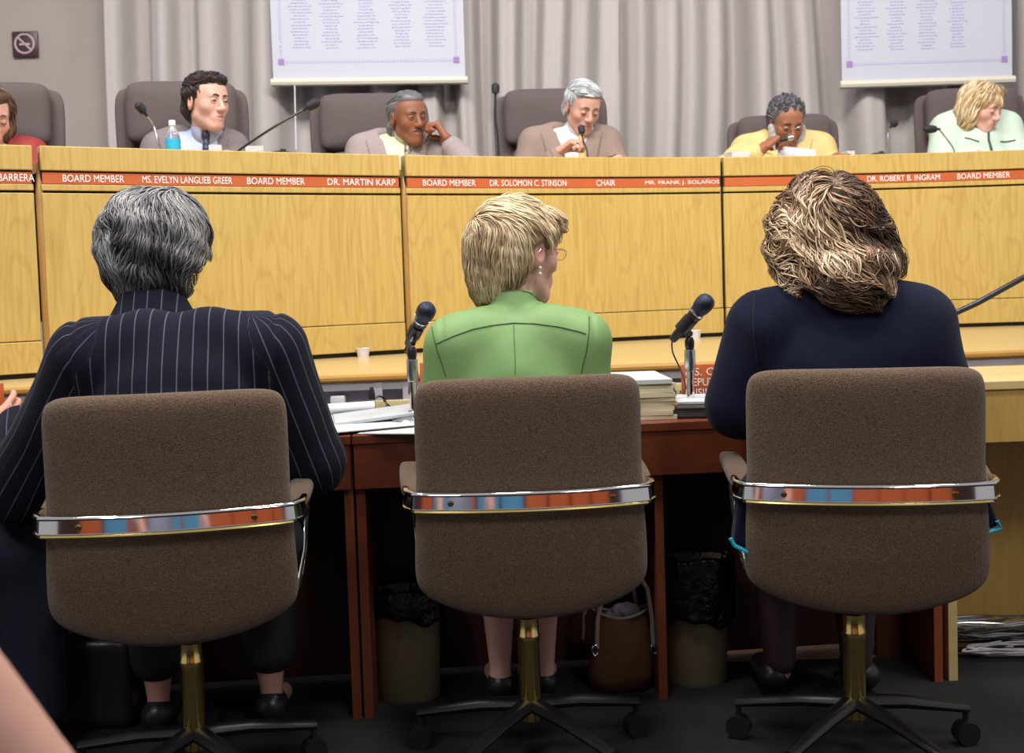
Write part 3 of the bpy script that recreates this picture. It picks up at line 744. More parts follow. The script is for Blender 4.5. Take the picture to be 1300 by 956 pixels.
screen(0, 0, 347, 591, 102, 99, 6.34, 'white hanging screen printed with name lists, left one above the bald-templed man', [(.15, .17), (.31, .165), (.49, .165), (.675, .17), (.85, .17)], 3)
screen(0, 0, 1069, 1285, 105, 98, 6.34, 'white hanging screen printed with name lists, right one above the blonde woman', [(.14, .17), (.32, .165), (.50, .165), (.68, .17)], 5)
o = MB().tube([wp(374, 104, 6.33), wp(376, 190, 6.33)], .004, 6).build('screen_pull_cord', M['white']); tag(o, 'thin white pull cord hanging under the left screen', 'cord')
# ================================================================ DAIS
_xs = np.array([-2.2, -1.505, -1.0, -.40, .18, .905, 1.54, 2.22, 3.0]); _ys = np.array([3.50, 3.90, 4.20, 4.54, 4.80, 5.02, 5.12, 5.13, 5.05])
pc = np.polyfit(_xs, _ys, 4); dY = lambda x: float(np.polyval(pc, min(max(x, -2.3), 3.0)))
ZT, ZB = 1.60, .862
def dais_at(px, z, off=0):
    lo, hi = -3.2, 3.4
    for _ in range(50):
        m = (lo+hi)/2
        if proj((m, dY(m)+off, z))[0] < px: lo = m
        else: hi = m
    return (lo+hi)/2
def zpix(px, py):                       # height on the dais front seen at a pixel
    lo, hi = .7, 1.8
    for _ in range(40):
        m = (lo+hi)/2; x = dais_at(px, m)
        if proj((x, dY(x), m))[1] > py: lo = m
        else: hi = m
    return (lo+hi)/2
def arcbox(m_, x0, x1, y0, y1, z0, z1, n=14):
    V = []; 
    for i in range(n+1):
        x = x0+(x1-x0)*i/n; s = (dY(x+.01)-dY(x-.01))/.02; nl = math.hypot(1, s); nx, ny = -s/nl, 1/nl
        for (d, z) in ((y0, z0), (y1, z0), (y1, z1), (y0, z1)): V.append((x+nx*d, dY(x)+ny*d, z))
    F = [(0, 3, 2, 1), tuple(n*4+k for k in range(4))]
    for i in range(n):
        for k in range(4): F.append((i*4+k, i*4+(k+1) % 4, (i+1)*4+(k+1) % 4, (i+1)*4+k))
    m_.add(V, F); return m_
print('Z', [round(zpix(*p), 3) for p in ((700, 199), (700, 228), (700, 241), (700, 247), (700, 408), (700, 431), (300, 191), (300, 227), (300, 239), (300, 246), (1150, 194), (1150, 222), (1150, 235))])
ZS1, ZS0, ZG = 1.514, 1.477, 1.455
def section(px0, px1, label, off0=0, cut=None):
    x0, x1 = dais_at(px0, 1.3), dais_at(px1, 1.3); xm = (x0+x1)/2
    t = thing('dais_section', label, 'dais', (xm, dY(xm)+.3, PZ), 0, 'curved sections of the board dais')
    m_ = MB(); arcbox(m_, x0, x1, off0, off0+.04, ZB+.105, ZG-.008); m_.build('front_panel', M['oak'], t, bevel=.002)
    m_ = MB(); arcbox(m_, x0, x1, off0-.004, off0+.04, ZB, ZB+.102); m_.build('kick_rail', M['oak'], t, bevel=.002)
    m_ = MB(); arcbox(m_, x0, x1, off0+.012, off0+.03, PZ+.001, ZT-.02); m_.build('core', M['dark'], t)
    m_ = MB(); arcbox(m_, x0, x1, off0-.002, off0+.04, ZG, ZS0-.002); m_.build('lower_rail', M['oak'], t, bevel=.002)
    m_ = MB(); arcbox(m_, x0, x1, off0-.006, off0+.05, ZS1+.006, ZT); m_.build('upper_rail', M['oak'], t, bevel=.003)
    m_ = MB(); arcbox(m_, x0+.004, x1-.004, off0+.0, off0+.03, ZS0, ZS1); st = m_.build('name_strip', M['strip'], t)
    m_ = MB(); arcbox(m_, x0, x1, off0+.05, off0+.62, 1.52, 1.55); m_.build('worktop', M['oak_h'], t)
    return t, st, off0
def lettering(t, s, pa, pb, off=0, z0=1.484, z1=1.508):
    V, F = text_flat(s); xa, xb = dais_at(pa, 1.495), dais_at(pb, 1.495); W = []
    for v in V:
        x = xa+(xb-xa)*v[0]; W.append((x, dY(x)+off-.0025, z0+(z1-z0)*v[1]))
    m_ = MB(); m_.add(W, F); o = m_.build('lettering', M['letter'], t, smooth=False); return o
sA = section(-170, 46, 'light oak dais section with orange strip, cut by the left edge', .0)
lettering(sA[1], 'BARRERA', -2, 44)
sB = section(56, 510, 'light oak dais section with orange strip behind the grey-haired woman'); 
for s_, a, b in (('BOARD MEMBER', 80, 158), ('MS. EVELYN LANGLIEB GREER', 181, 295), ('BOARD MEMBER', 314, 387), ('DR. MARTIN KARP', 416, 502)): lettering(sB[1], s_, a, b)
sC = section(518, 916, 'light oak dais section with orange strip behind the blonde woman in green')
for s_, a, b in (('BOARD MEMBER', 537, 604), ('DR. SOLOMON C. STINSON', 622, 719), ('CHAIR', 757, 781), ('MR. FRANK J. BOLAÑOS', 819, 913)): lettering(sC[1], s_, a, b)
sD = section(920, 1420, 'light oak dais section with orange strip behind the woman in navy')
for s_, a, b in (('BOARD MEMBER', 1008, 1076), ('DR. ROBERT B. INGRAM', 1101, 1193), ('BOARD MEMBER', 1215, 1282)): lettering(sD[1], s_, a, b)
# rounded end posts in the two open joints
for px, lab in ((51, 'dark oak upright in the joint between the two leftmost dais sections'), (514.5, 'dark oak upright in the joint left of the middle dais section')):
    x = dais_at(px, 1.3); y = dY(x)
    pts = [(x, y+.012, PZ), (x, y+.012, 1.44), (x-.003, y+.03, 1.50), (x-.004, y+.06, 1.56)]
    tag(MB().tube([np.array(p) for p in pts], [.012, .013, .012, .008], 12).build('dais_post', M['oak_post']), lab, 'post')
# floor behind the dais where the board sits
BF = .68
# papers showing in the joints and on the worktop
def papers(name, label, c, w, d, h, rz=0, m='paper', curl=0, cat='papers'):
    n = 8; V = []; 
    m_ = MB(); Rm = Matrix.Rotation(rz, 3, 'Z')
    P = np.zeros((n, 2, 3)); Q = np.zeros((n, 2, 3))
    for i in range(n):
        for j in range(2):
            u = -w/2+w*i/(n-1); v = (-d/2, d/2)[j]; zz = curl*(abs(u)/(w/2))**3
            p = Rm @ Vector((u, v, 0)); P[i, j] = (c[0]+p.x, c[1]+p.y, c[2]+zz+h); Q[i, j] = (c[0]+p.x, c[1]+p.y, c[2]+zz)
    V = list(P.reshape(-1, 3))+list(Q.reshape(-1, 3)); F = []
    for i in range(n-1): F.append((2*i, 2*i+1, 2*i+3, 2*i+2)); F.append((2*n+2*i, 2*n+2*i+2, 2*n+2*i+3, 2*n+2*i+1)); F.append((2*i, 2*i+2, 2*n+2*i+2, 2*n+2*i)); F.append((2*i+1, 2*n+2*i+1, 2*n+2*i+3, 2*i+3))
    F.append((0, 2*n, 2*n+1, 1)); F.append((2*n-2, 2*n-1, 4*n-1, 4*n-2)); m_.add(V, F)
    return tag(m_.build(name, M[m], smooth=False), label, cat)
# ================================================================ CHAIRS
def sq_map(a, b, n=7):
    p = (abs(a)**n+abs(b)**n)**(1/n); m = max(abs(a), abs(b)); return (a*m/p, b*m/p, m) if p > 1e-9 else (0, 0, 0)
def pad(fn, T, na=34, nb=34, pw=5.0, n=7):
    """closed cushion: fn(a,b)->centre point and normal for a,b in [-1,1]"""
    g = [math.sin(math.pi/2*(-1+2*i/(na-1))) for i in range(na)]; h = [math.sin(math.pi/2*(-1+2*i/(nb-1))) for i in range(nb)]
    P = np.zeros((na, nb, 3)); Q = np.zeros((na, nb, 3))
    for i, a in enumerate(g):
        for j, b in enumerate(h):
            x, y, m = sq_map(a, b, n); c, nrm = fn(x, y); t = T*max(0, 1-m**pw)**(1/2.2)
            P[i, j] = c+nrm*t; Q[i, j] = c-nrm*t
    m_ = MB(); m_.grid(P); m_.grid(Q[::-1]); return m_
def conf_chair(label):
    t = thing('conference_chair', label, 'chair', (0, 0, 0), 0)
    Bk = lambda m, n, mt, par=t, **k: m.build(n, mt, par, world=False, **k)
    def fb(a, b):
        z = .40+.06*a*a*(1-b)/2*1.0 if False else 0
        z0 = .462-.066*(1-a*a*.98)**.5 if abs(a) < 1 else .462
        z0 = .398+.060*abs(a)**2.2; z1 = .918-.004*abs(a)**4
        v = (b+1)/2; hw = .240+.012*max(0, 1-v*1.8); z = z0+(z1-z0)*v
        y = -.25+.035*a*a - .03*(v-.4)**2*1.2 + (.05*max(0, .25-v)*1.5)
        return np.array([a*hw, y, z]), nv([-.28*a, 1, 0])
    Bk(pad(fb, .034, 40, 40, 11.0, 13), 'backrest', M['tweed'])
    def fs(a, b): return np.array([a*(.235-.012*(b < 0)*b*b), .03+b*.235, .44-.02*b*b+.012*a*a+(.02 if b < 0 else 0)*b*b]), np.array([0, 0, 1.0])
    Bk(pad(fs, .045), 'seat', M['tweed'])
    # chrome channel band across the back
    path = []
    for x in np.linspace(-1, 1, 25): path.append(np.array([x*.243, -.25+.035*x*x-.043, .661]))
    for s in (1,):
        path += [np.array([.258, -.225, .661]), np.array([.262, -.19, .661]), np.array([.262, -.12, .655])]
    path = [np.array([-p[0], p[1], p[2]]) for p in path[:-4:-1]] + path
    prof = [(.0, .022), (.007, .0225), (.0105, .0205), (.012, .0175), (.0105, .0145), (.0068, .013), (.0096, -.0125), (.0125, -.0135), (.0125, -.019), (.007, -.0225), (0, -.022)]
    P = np.zeros((len(path), len(prof), 3))
    for i, p in enumerate(path):
        tg = path[min(i+1, len(path)-1)]-path[max(i-1, 0)]; tg /= np.linalg.norm(tg); o_ = np.array([tg[1], -tg[0], 0]); o_ /= np.linalg.norm(o_)
        for j, (d, z) in enumerate(prof): P[i, j] = p+o_*d+np.array([0, 0, z])
    m_ = MB(); m_.grid(P, closed_u=True); m_.F.append(tuple(range(len(prof)))); m_.F.append(tuple((len(path)-1)*len(prof)+j for j in range(len(prof)))[::-1]); m_.mi += [0, 0]
    band = Bk(m_, 'back_band', M['chrome'])
    m_ = MB(); m_.tube([p+np.array([0, -.0115 if abs(p[0]) < .25 else 0, -.0185]) for p in path[2:-2]], .0042, 8); lip = Bk(m_, 'band_lip', M['yellow_metal'], band); lip['label'] = 'lower lip with a yellow reflection put into its colour'  # yellow reflection on the chrome, put into the lip's own metal colour
    for sx in (-.17, .17):
        m_ = MB(); m_.lathe([(0, 0), (.0065, 0), (.0065, .002), (.003, .0025), (.003, .001), (0, .001)], (sx, -.25+.035*(sx/.243)**2-.0515, .661), 14, rot=Matrix.Rotation(R(90), 3, 'X')); Bk(m_, 'screw', M['yellow_metal'], band)
    for s in (-1, 1):
        def fa(a, b): return np.array([s*(.262+.012*b)+a*.026*(1-.1*b), .03+b*.205, .668-.008*b*b+.004*a*a]), np.array([0, 0, 1.0])
        ar = Bk(pad(fa, .021, 14, 22, 3.5, 3.5), 'armrest', M['tweed'])
        m_ = MB(); m_.tube([np.array(p) for p in [(s*.252, -.13, .652), (s*.256, .0, .648), (s*.260, .14, .642), (s*.262, .20, .615), (s*.258, .20, .56), (s*.252, .15, .49), (s*.235, .08, .42), (s*.19, .04, .395)]], .011, 8, flat=.45); Bk(m_, 'arm_frame', M['chrome'])
    m_ = MB(); m_.box((0, .02, .385), (.13, .11, .014), .006); Bk(m_, 'seat_plate', M['black'])
    m_ = MB(); m_.lathe([(0, .30), (.013, .30)]+[(.0135+.0015*(i % 2), .30+.006*i) for i in range(12)]+[(.03, .372), (.03, .385), (0, .385)], (0, 0, 0), 16); Bk(m_, 'threaded_spindle', M['black'])
    m_ = MB(); m_.lathe([(0, .09), (.026, .09), (.0255, .275), (.0275, .28), (.0275, .292), (.0255, .297), (.025, .332), (.02, .338), (0, .338)], (0, 0, 0), 28); Bk(m_, 'column', M['yellow_metal'])
    for k in range(5):
        a = R(18+72*k); d = np.array([math.cos(a), math.sin(a), 0])
        m_ = MB(); m_.tube([d*.02+np.array([0, 0, .125]), d*.12+np.array([0, 0, .115]), d*.28+np.array([0, 0, .085])], [.024, .020, .014], 10, flat=.75); lg = Bk(m_, 'base_leg', M['black'])
        m_ = MB(); m_.T = lambda v, d=d: v+d*.275; nn = np.cross(d, [0, 0, 1])
        m_.tube([nn*-.018+np.array([0, 0, .028]), nn*.018+np.array([0, 0, .028])], .028, 16); m_.tube([np.array([0, 0, .03]), np.array([0, 0, .085])], .007, 8); Bk(m_, 'caster', M['black'], lg)
    return t
def chair_base(px, Y, yaw):                # the backrest plane seen at px -> column position
    p = wp(px, 630, Y); a = R(yaw); return (float(p[0]-math.sin(a)*.25*1), float(Y+math.cos(a)*.25), 0)
ch = conf_chair('brown tweed conference chair holding the woman in green, chrome band across back')
ch.location = chair_base(674, 2.49, 3); ch.rotation_euler = (0, 0, R(3))
chL = dup(ch, chair_base(214, 2.38, 9), R(9), 'brown tweed conference chair at left, holding the grey-haired woman in pinstripes')
chR = dup(ch, chair_base(1100, 2.44, -9), R(-9), 'brown tweed conference chair at right, holding the woman in the navy top')
# ================================================================ TABLES
TZ = .74
tfy = lambda x: 3.02+.09*x
def desk(x0, x1, legs, label):
    t = thing('mahogany_desk', label, 'desk', ((x0+x1)/2, tfy((x0+x1)/2)+.27, 0))
    quadstrip([x0, x1], lambda x: tfy(x), lambda x: tfy(x)+.40, TZ-.025, TZ).build('desktop', M['mahog'], t, smooth=False, bevel=.003)
    quadstrip([x0+.003, x1-.003], lambda x: tfy(x)+.004, lambda x: tfy(x)+.024, .602, TZ-.025).build('apron', M['mahog'], t, smooth=False)
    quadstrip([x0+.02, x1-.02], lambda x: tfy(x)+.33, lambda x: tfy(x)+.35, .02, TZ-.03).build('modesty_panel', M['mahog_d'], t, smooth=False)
    for x in legs: quadstrip([x-.0115, x+.0115], lambda x: tfy(x)+.026, lambda x: tfy(x)+.39, .0, TZ-.026).build('side_panel', M['mahog_v'], t, smooth=False)
    return t
xl = wp(446, 700, 3.0)[0]; xr = wp(458.5, 700, 3.0)[0]
desk(-1.95, (xl+xr)/2-.002, [xl-.002, -1.92], 'reddish mahogany desk at left under the papers of the grey-haired woman')
XE = wp(1196, 800, 3.13)[0]
desk((xl+xr)/2+.002, XE+.012, [xr+.003, wp(838, 700, 3.08)[0], XE-.004], 'long reddish mahogany desk in front of the woman in green')
t = thing('oak_desk', 'pale oak desk at far right beside the navy woman', 'desk', (1.75, 3.5, 0))
dx0 = 1.15; oy = lambda x: 3.13+.02*x
quadstrip([dx0, 2.4], lambda x: oy(x)-.006, lambda x: oy(x)+.44, .785, .81).build('desktop', M['oak_pale'], t, smooth=False, bevel=.003)
quadstrip([dx0+.025, 2.4], oy, lambda x: oy(x)+.022, .645, .785).build('apron', M['oak_dull'], t, smooth=False)
quadstrip([dx0+.04, 2.4], lambda x: oy(x)+.40, lambda x: oy(x)+.42, .03, .785).build('back_panel', M['oak_dull'], t, smooth=False)
quadstrip([dx0+.002, dx0+.026], oy, lambda x: oy(x)+.43, 0, .785).build('side_panel', M['oak_pale'], t, smooth=False)
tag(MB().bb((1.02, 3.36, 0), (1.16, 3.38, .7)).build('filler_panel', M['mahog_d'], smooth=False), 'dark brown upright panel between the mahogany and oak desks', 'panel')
# ================================================================ THINGS ON AND UNDER THE DESKS
def sz(px, py, z=TZ): return wz(px, py, z)
papers('paper_stack', 'loose white papers lying at the right edge of the left desk', (-.50, 3.20, TZ), .26, .30, .006, R(20), curl=.0)
p = wz(452, 522, TZ+.03); bt = thing('ring_binder', 'open white ring binder behind the grey-haired woman\'s papers', 'binder', (-.50, 3.24, TZ+.006))
for k, (sx, tl) in enumerate(((-.13, 6), (.13, -5))):
    mb = MB(); mb.box((-.50+sx, 3.27, TZ+.020), (.128, .11, .005), .002, Matrix.Rotation(R(10), 3, 'Z') @ Matrix.Rotation(R(tl), 3, 'Y')); mb.build('cover', M['binder'], bt)
mb = MB(); mb.tube([(-.60, 3.375, TZ+.022), (-.40, 3.40, TZ+.026)], .022, 12, flat=.8); mb.build('rolled_page', M['paper'], bt)
papers('paper_sheet', 'white sheet hanging over the desk edge left of the middle chair', (-.265, 3.10, TZ+.001), .21, .27, .002, R(-14))
papers('paper_sheet', 'white sheet crossing the gap between the two mahogany desks', (-.40, 3.12, TZ+.0075), .24, .20, .002, R(28))
papers('notepad', 'thin white notepad under the silver microphone base', (-.27, 3.33, TZ+.0005), .20, .16, .004, R(8), cat='notepad')
# stack of folders
fs = (.315, 3.235, TZ); k = 0; z = TZ+.001; rg = random.Random(4)
for k in range(9):
    h = rg.uniform(.007, .012); papers('document_folder', ['topmost', 'second', 'third', 'fourth', 'fifth', 'sixth', 'seventh', 'eighth', 'bottom'][k] + ' bundle of paper in the tall stack right of the middle chair' if k else 'white topmost bundle of paper in the tall stack right of the middle chair', (fs[0]+rg.uniform(-.006, .006), fs[1]+rg.uniform(-.006, .006), TZ+.001+(8-k)*.0118), .20, .28, .0112, R(4+rg.uniform(-2, 2)), 'paper' if k == 0 else 'paper2', cat='folder')
# index tabs
mb = MB()
for i, cc in enumerate((.02, .045, .07)): mb.box((fs[0]+.108, fs[1]-.12+.02*i, TZ+.02+cc*.9), (.008, .010, .0012))
tag(mb.build('page_tab', mat('orange_tab', (.55, .16, .06), .6), smooth=False), 'orange index tabs sticking out of the tall paper stack', 'tabs')
pf = thing('leather_portfolio', 'closed black leather portfolio under white papers left of the navy woman', 'portfolio', (.56, 3.22, TZ))
for zz in (.006, .026):
    mb = MB(); mb.box((.56, 3.22, TZ+zz), (.135, .13, .0045), .003, Matrix.Rotation(R(-8), 3, 'Z')); mb.build('cover', M['leather'], pf)
mb = MB(); mb.box((.562, 3.225, TZ+.016), (.125, .12, .006), 0, Matrix.Rotation(R(-8), 3, 'Z')); mb.build('page_block', M['paper'], pf, smooth=False)
papers('paper_stack', 'white papers lying on the black leather portfolio', (.55, 3.26, TZ+.032), .23, .20, .006, R(-3))
# ---- name plates
def nameplate(c, w, h, lines, label, rz=0, frame=True):
    t = thing('nameplate', label, 'nameplate', c, rz)
    mb = MB(); mb.box((0, 0, h/2+.012), (w/2, .004, h/2), .001); pl = mb.build('plate', M['strip'], t, world=False)
    mb = MB(); mb.box((0, .0, .006), (w/2, .025, .006), .002); mb.build('base', M['oak_edge'], t, world=False)
    for i, (s_, x0, wd) in enumerate(lines):
        V, F = text_flat(s_); lh = h*.21; z0 = .012+h*(.70-.285*i); mb = MB()
        mb.add([(x0+v[0]*wd, -.0055, z0+lh*v[1]) for v in V], F); mb.build('lettering', M['letter'], pl, world=False, smooth=False)
    return t
NY = 3.42
pn = wp(893, 502, NY); sc_ = NY/1508
nameplate((float(wp(925, 500, NY)[0]), NY, TZ), .27, .105, [('MS. O', -.135+.012, .085), ('DEPUTY', -.135+.012, .10), ('BUSINESS', -.135+.012, .115)], 'orange nameplate with white lettering right of the silver mic stand', R(-2))
pn2 = wp(-12, 545, 3.35); nameplate((float(pn2[0]), 3.35, TZ), .085, .12, [('M', -.02, .05), ('R', -.02, .05)], 'orange nameplate on a wooden base at the far left desk edge', R(0))
pn3 = wp(560, 490, 3.42); nameplate((float(pn3[0]), 3.42, TZ), .12, .135, [], 'orange nameplate mostly hidden behind the woman in green', R(0))
# ---- table microphones
def mic_stand(base, top, head, tail, label, body_m):
    b = np.array(base, float); t = thing('table_microphone', label, 'microphone', b)
    mb = MB(); mb.lathe([(0, 0), (.066, 0), (.068, .004), (.064, .010), (.02, .018), (.014, .03), (0, .03)], b, 32); mb.build('stand_base', M['steel'], t)
    top = np.array(top, float); ax = np.array([0, 0, 1.0])
    mb = MB(); mb.tube([b+ax*.02, top-ax*.085], .0105, 18); mb.build('stand_tube', M['chrome'], t)
    mb = MB(); mb.lathe([(0, -.09), (.0145, -.09), (.0155, -.086), (.0155, -.034), (.0145, -.03), (0, -.03)], top, 22); mb.build('clutch', M['steel'], t)
    mb = MB(); mb.lathe([(0, -.032), (.011, -.03), (.013, -.02), (.0135, -.006), (.009, .004), (0, .004)], top, 18); mb.build('swivel', M['black'], t)
    head = np.array(head, float); tail = np.array(tail, float); d = nv(head-tail); L = np.linalg.norm(head-tail)
    rot = Vector((0, 0, 1)).rotation_difference(Vector(d)).to_matrix()
    cl = top+ax*.012; mid = tail+d*L*.45
    mb = MB(); mb.lathe([(.0165, -.022), (.0205, -.022), (.0205, .022), (.0165, .022)], mid, 18, rot=rot); mb.tube([cl, mid-np.array([0, 0, .012])], [.011, .009], 12); mb.tube([mid+d*.02+np.array([.004, 0, -.012]), mid+d*.045+np.array([.012, 0, -.016])], [.006, .003], 8); mb.build('mic_clip', M['black'], t)
    mb = MB(); mb.lathe([(0, 0), (.010, 0), (.0115, .004), (.0125, .02)], tail, 18, rot=rot); mb.build('connector', M['black'], t)
    mb = MB(); mb.lathe([(0, .018), (.0118, .018), (.013, .022), (.0135, .055), (.0145, .06), (.0145, L*.55), (.0175, L-.045), (.020, L-.03), (0, L-.03)], tail, 22, rot=rot); mb.build('mic_body', body_m, t)
    mb = MB(); mb.lathe([(0, L-.033), (.0215, L-.033), (.0225, L-.030), (.0225, L-.026), (0, L-.026)], tail, 26, rot=rot); mb.build('mic_ring', M['steel'], t)
    mb = MB(); mb.lathe([(0, -.028), (.019, -.028), (.0245, -.012), (.0262, .003), (.0245, .017), (.017, .027), (.008, .0305), (0, .031)], head, 26, rot=rot); mb.build('mic_grille', M['micblue'], t)
    return t
MY = 3.20
b1 = wp(527, 531, MY); b1[2] = TZ+.005
t1 = wp(524, 442, MY); t1[0] = b1[0] = wp(524, 480, MY)[0]
mic_stand(b1, t1, wp(540, 397, MY-.04), wp(518, 437, MY+.06), 'black ball-head microphone on silver stand left of the woman in green', M['black'])
b2 = wp(877, 505, MY+.06); b2[2] = TZ+.001; t2 = wp(876, 430, MY+.06); t2[0] = b2[0]
mic_stand(b2, t2, wp(893, 387, MY+.02), wp(853, 432, MY+.06), 'black ball-head microphone on silver stand beside the orange nameplate', M['black'])
def cable(pts, r, label, m='black', name='microphone_cable', cat='cable', sm=6):
    P = [np.array(p, float) for p in pts]; out = []
    for i in range(len(P)-1):
        a = P[max(i-1, 0)]; b = P[i]; c = P[i+1]; d = P[min(i+2, len(P)-1)]
        for k in range(sm):
            t = k/sm; out.append(.5*((2*b)+(-a+c)*t+(2*a-5*b+4*c-d)*t*t+(-a+3*b-3*c+d)*t**3))
    out.append(P[-1]); return tag(MB().tube(out, r, 8).build(name, M[m]), label, cat)
Yc = MY+.07
cable([wp(853, 433, Yc), wp(854, 447, Yc), wp(862, 465, Yc+.02), wp(868, 480, Yc+.05), wp(870, 496, Yc+.08), (wp(862, 505, Yc+.1)[0], Yc+.12, TZ+.004)], .0022, 'thin black cable looping from the right table microphone')
cable([wp(517, 438, MY+.06), wp(514, 445, MY+.07), wp(518, 452, MY+.06), wp(520, 475, MY+.05), wp(519, 500, MY+.06)], .0022, 'thin black cable running down the left table microphone')
cable([wp(474, 512, 3.52), wp(476, 506, 3.53), wp(482, 503, 3.54), wp(489, 508, 3.55), wp(492, 520, 3.52), (wp(497, 532, 3.42)[0], 3.42, TZ+.004)], .0028, 'black cable arching out of the upright silver plug')
cable([wp(487, 508, 3.56), wp(494, 515, 3.56), wp(504, 519, 3.56), wp(514, 517, 3.57), wp(520, 515, 3.58)], .0026, 'black cable sagging across the cream outlet plate')
cable([wp(850, 484, 3.5), wp(855, 492, 3.5), wp(857, 503, 3.45), (wp(856, 510, 3.4)[0], 3.42, TZ+.004)], .0026, 'short black cable behind the tall paper stack')
cb = wp(473, 528, 3.52); cb[2] = TZ
t = thing('cable_plug', 'upright silver and black microphone plug on the left desk edge', 'plug', cb)
mb = MB(); mb.lathe([(0, 0), (.009, 0), (.010, .004), (.010, .035), (0, .035)], cb+np.array([0, 0, .001]), 16); mb.build('plug_sleeve', M['steel'], t)
mb = MB(); mb.lathe([(0, .034), (.010, .034), (.0095, .055), (.005, .072), (0, .074)], cb, 16); mb.build('plug_boot', M['black'], t)
p = wp(430, 512, 3.60); p[1] = pfy(p[0])+.0; mb = MB(); mb.box((p[0], p[1], .755), (.022, .016, .028), .004); tag(mb.build('power_adapter', M['white']), 'small white power adapter plugged into the left raceway', 'adapter')
p = wp(462, 462, 3.9); mb = MB()
# small white objects under the dais panels
for i, (px, lab) in enumerate(((483, 'small white cup on the platform left of the silver mic stand'), (858, 'small white cup on the platform beside the right microphone'))):
    q = wz(px, 441 if i == 0 else 421, PZ); q[1] = min(q[1], dY(q[0])-.03);  tp = thing('paper_cup', lab, 'cup', q)
    mb = MB(); mb.lathe([(0, 0), (.020, 0), (.025, .03), (.0262, .031), (.0255, .033), (.0238, .031), (.019, .004), (0, .004)], q, 18); mb.build('cup_body', M['white'], tp)
# ---- black boom arm at the right
t = thing('boom_stand', 'black tubular boom arm rising to the right of the navy woman', 'stand', (1.62, 3.42, .81))
mb = MB(); mb.tube([wp(1190, 408, 3.25), wp(1240, 385, 3.28), wp(1300, 352, 3.33), wp(1365, 322, 3.40)], .0085, 12); mb.build('boom_tube', M['leather'], t)
q = wp(1365, 322, 3.40); mb = MB(); mb.tube([q, (q[0], q[1], .825)], .009, 12); mb.build('upright', M['leather'], t)
mb = MB(); mb.lathe([(0, 0), (.09, 0), (.09, .008), (.03, .018), (0, .018)], (q[0], q[1], .81), 28); mb.build('stand_base', M['leather'], t)
t.location = (0, 0, 0); 
for c_ in t.children: c_.matrix_parent_inverse = Matrix.Identity(4)
# ---- waste bins
def wbin(c, r0, r1, h, linerz, label):
    t = thing('waste_bin', label, 'waste bin', c); c = np.array(c, float)
    mb = MB(); mb.lathe([(0, 0), (r0, 0), (r0+.003, .01), (r1, h), (r1+.006, h), (r1+.006, h+.008), (r1-.004, h+.006), (r1-.006, h-.01), (r0-.004, .012), (0, .012)], c, 40, sy=.75); mb.build('bin_body', M['bin'], t)
    n = 64; rows = [(r1-.012, h-.14), (r1-.010, h-.02), (r1+.006, h+.018), (r1+.012, h+.010), (r1+.014, h-.02), (r1+.012, linerz+.012), (r1+.010, linerz)]
    P = np.zeros((len(rows), n, 3))
    for i, (rr, z) in enumerate(rows):
        for j in range(n):
            a = 2*math.pi*j/n; w = .004*math.sin(7*a+i)+.003*math.sin(17*a+2*i)+.003*math.sin(29*a); w *= (1 if i > 1 else .4)
            zz = z+(.012*math.sin(3*a+1)+.006*math.sin(8*a) if i >= 5 else .004*math.sin(5*a+i))
            P[i, j] = c+np.array([(rr+w)*math.cos(a), (rr+w)*math.sin(a)*.76, zz])
    mb = MB(); mb.grid(P, closed_u=True); o = mb.build('bin_liner', M['liner'], t, auto=False); md = o.modifiers.new('s', 'SOLIDIFY'); md.thickness = .0015; md.offset = 1
    return t
q = wp(517, 830, 3.17); wbin((q[0], 3.17, 0), .082, .094, .285, .222, 'beige waste bin with black liner left of the middle chair')
q = wp(884, 830, 3.22); wbin((q[0], 3.22, 0), .080, .092, .335, .175, 'beige waste bin with black liner hanging low, right of the middle chair')
# ---- tote bag
q = wp(790, 830, 3.17); bc = np.array([q[0], 3.19, 0]); t = thing('tote_bag', 'tan open tote bag with pale straps under the desk', 'bag', bc)
n = 48; rows = [(0, .003, 1), (.085, .004, 1), (.092, .04, 1), (.083, .13, .9), (.078, .207, .8), (.077, .211, .78), (.072, .207, .78), (.075, .12, .85), (.080, .03, .9), (0, .02, 1)]
P = np.zeros((len(rows), n, 3))
for i, (rr, z, f) in enumerate(rows):
    for j in range(n):
        a = 2*math.pi*j/n; P[i, j] = bc+np.array([rr*math.cos(a)*1.0+.003*math.sin(5*a+z*30), rr*math.sin(a)*.62*f+.003*math.cos(4*a+z*20), z+(.012*math.cos(2*a) if .19 < z else 0)])
mb = MB(); mb.grid(P, closed_u=True); mb.build('bag_body', M['bag'], t, auto=False)
mb = MB(); mb.tube([bc+np.array([.079*math.cos(a), .079*.48*math.sin(a), .211+.012*math.cos(2*a)]) for a in np.linspace(0, 2*math.pi, 40)], .004, 8); mb.build('rim', M['strap'], t)
f = Field()
for d in ((-.02, 0, .185, .032), (.02, .005, .20, .036), (.0, -.01, .212, .024)): f.ell(bc+np.array(d[:3]), (d[3], d[3]*.7, d[3]*.9), None, .01)
f.disp = lambda P: .004*vnoise(P, 90, 3)[..., 0]; V, Q = f.mesh(.003, 1); finish('tissue', V, Q, M['tissue'], t)
for sy in (-1, 1):
    pts = [bc+np.array(v) for v in [(-.070, sy*.045, .13), (-.066, sy*.045, .20), (-.048, sy*.045, .28), (-.01, sy*.045, .34), (.035, sy*.045, .34), (.07, sy*.045, .28), (.080, sy*.045, .20), (.082, sy*.045, .12)]]
    if sy > 0: pts = [p+np.array([-.03, .0, -.01]) for p in pts]
    mb = MB(); mb.tube(pts, .0062, 8); mb.build('strap', M['strap'], t)
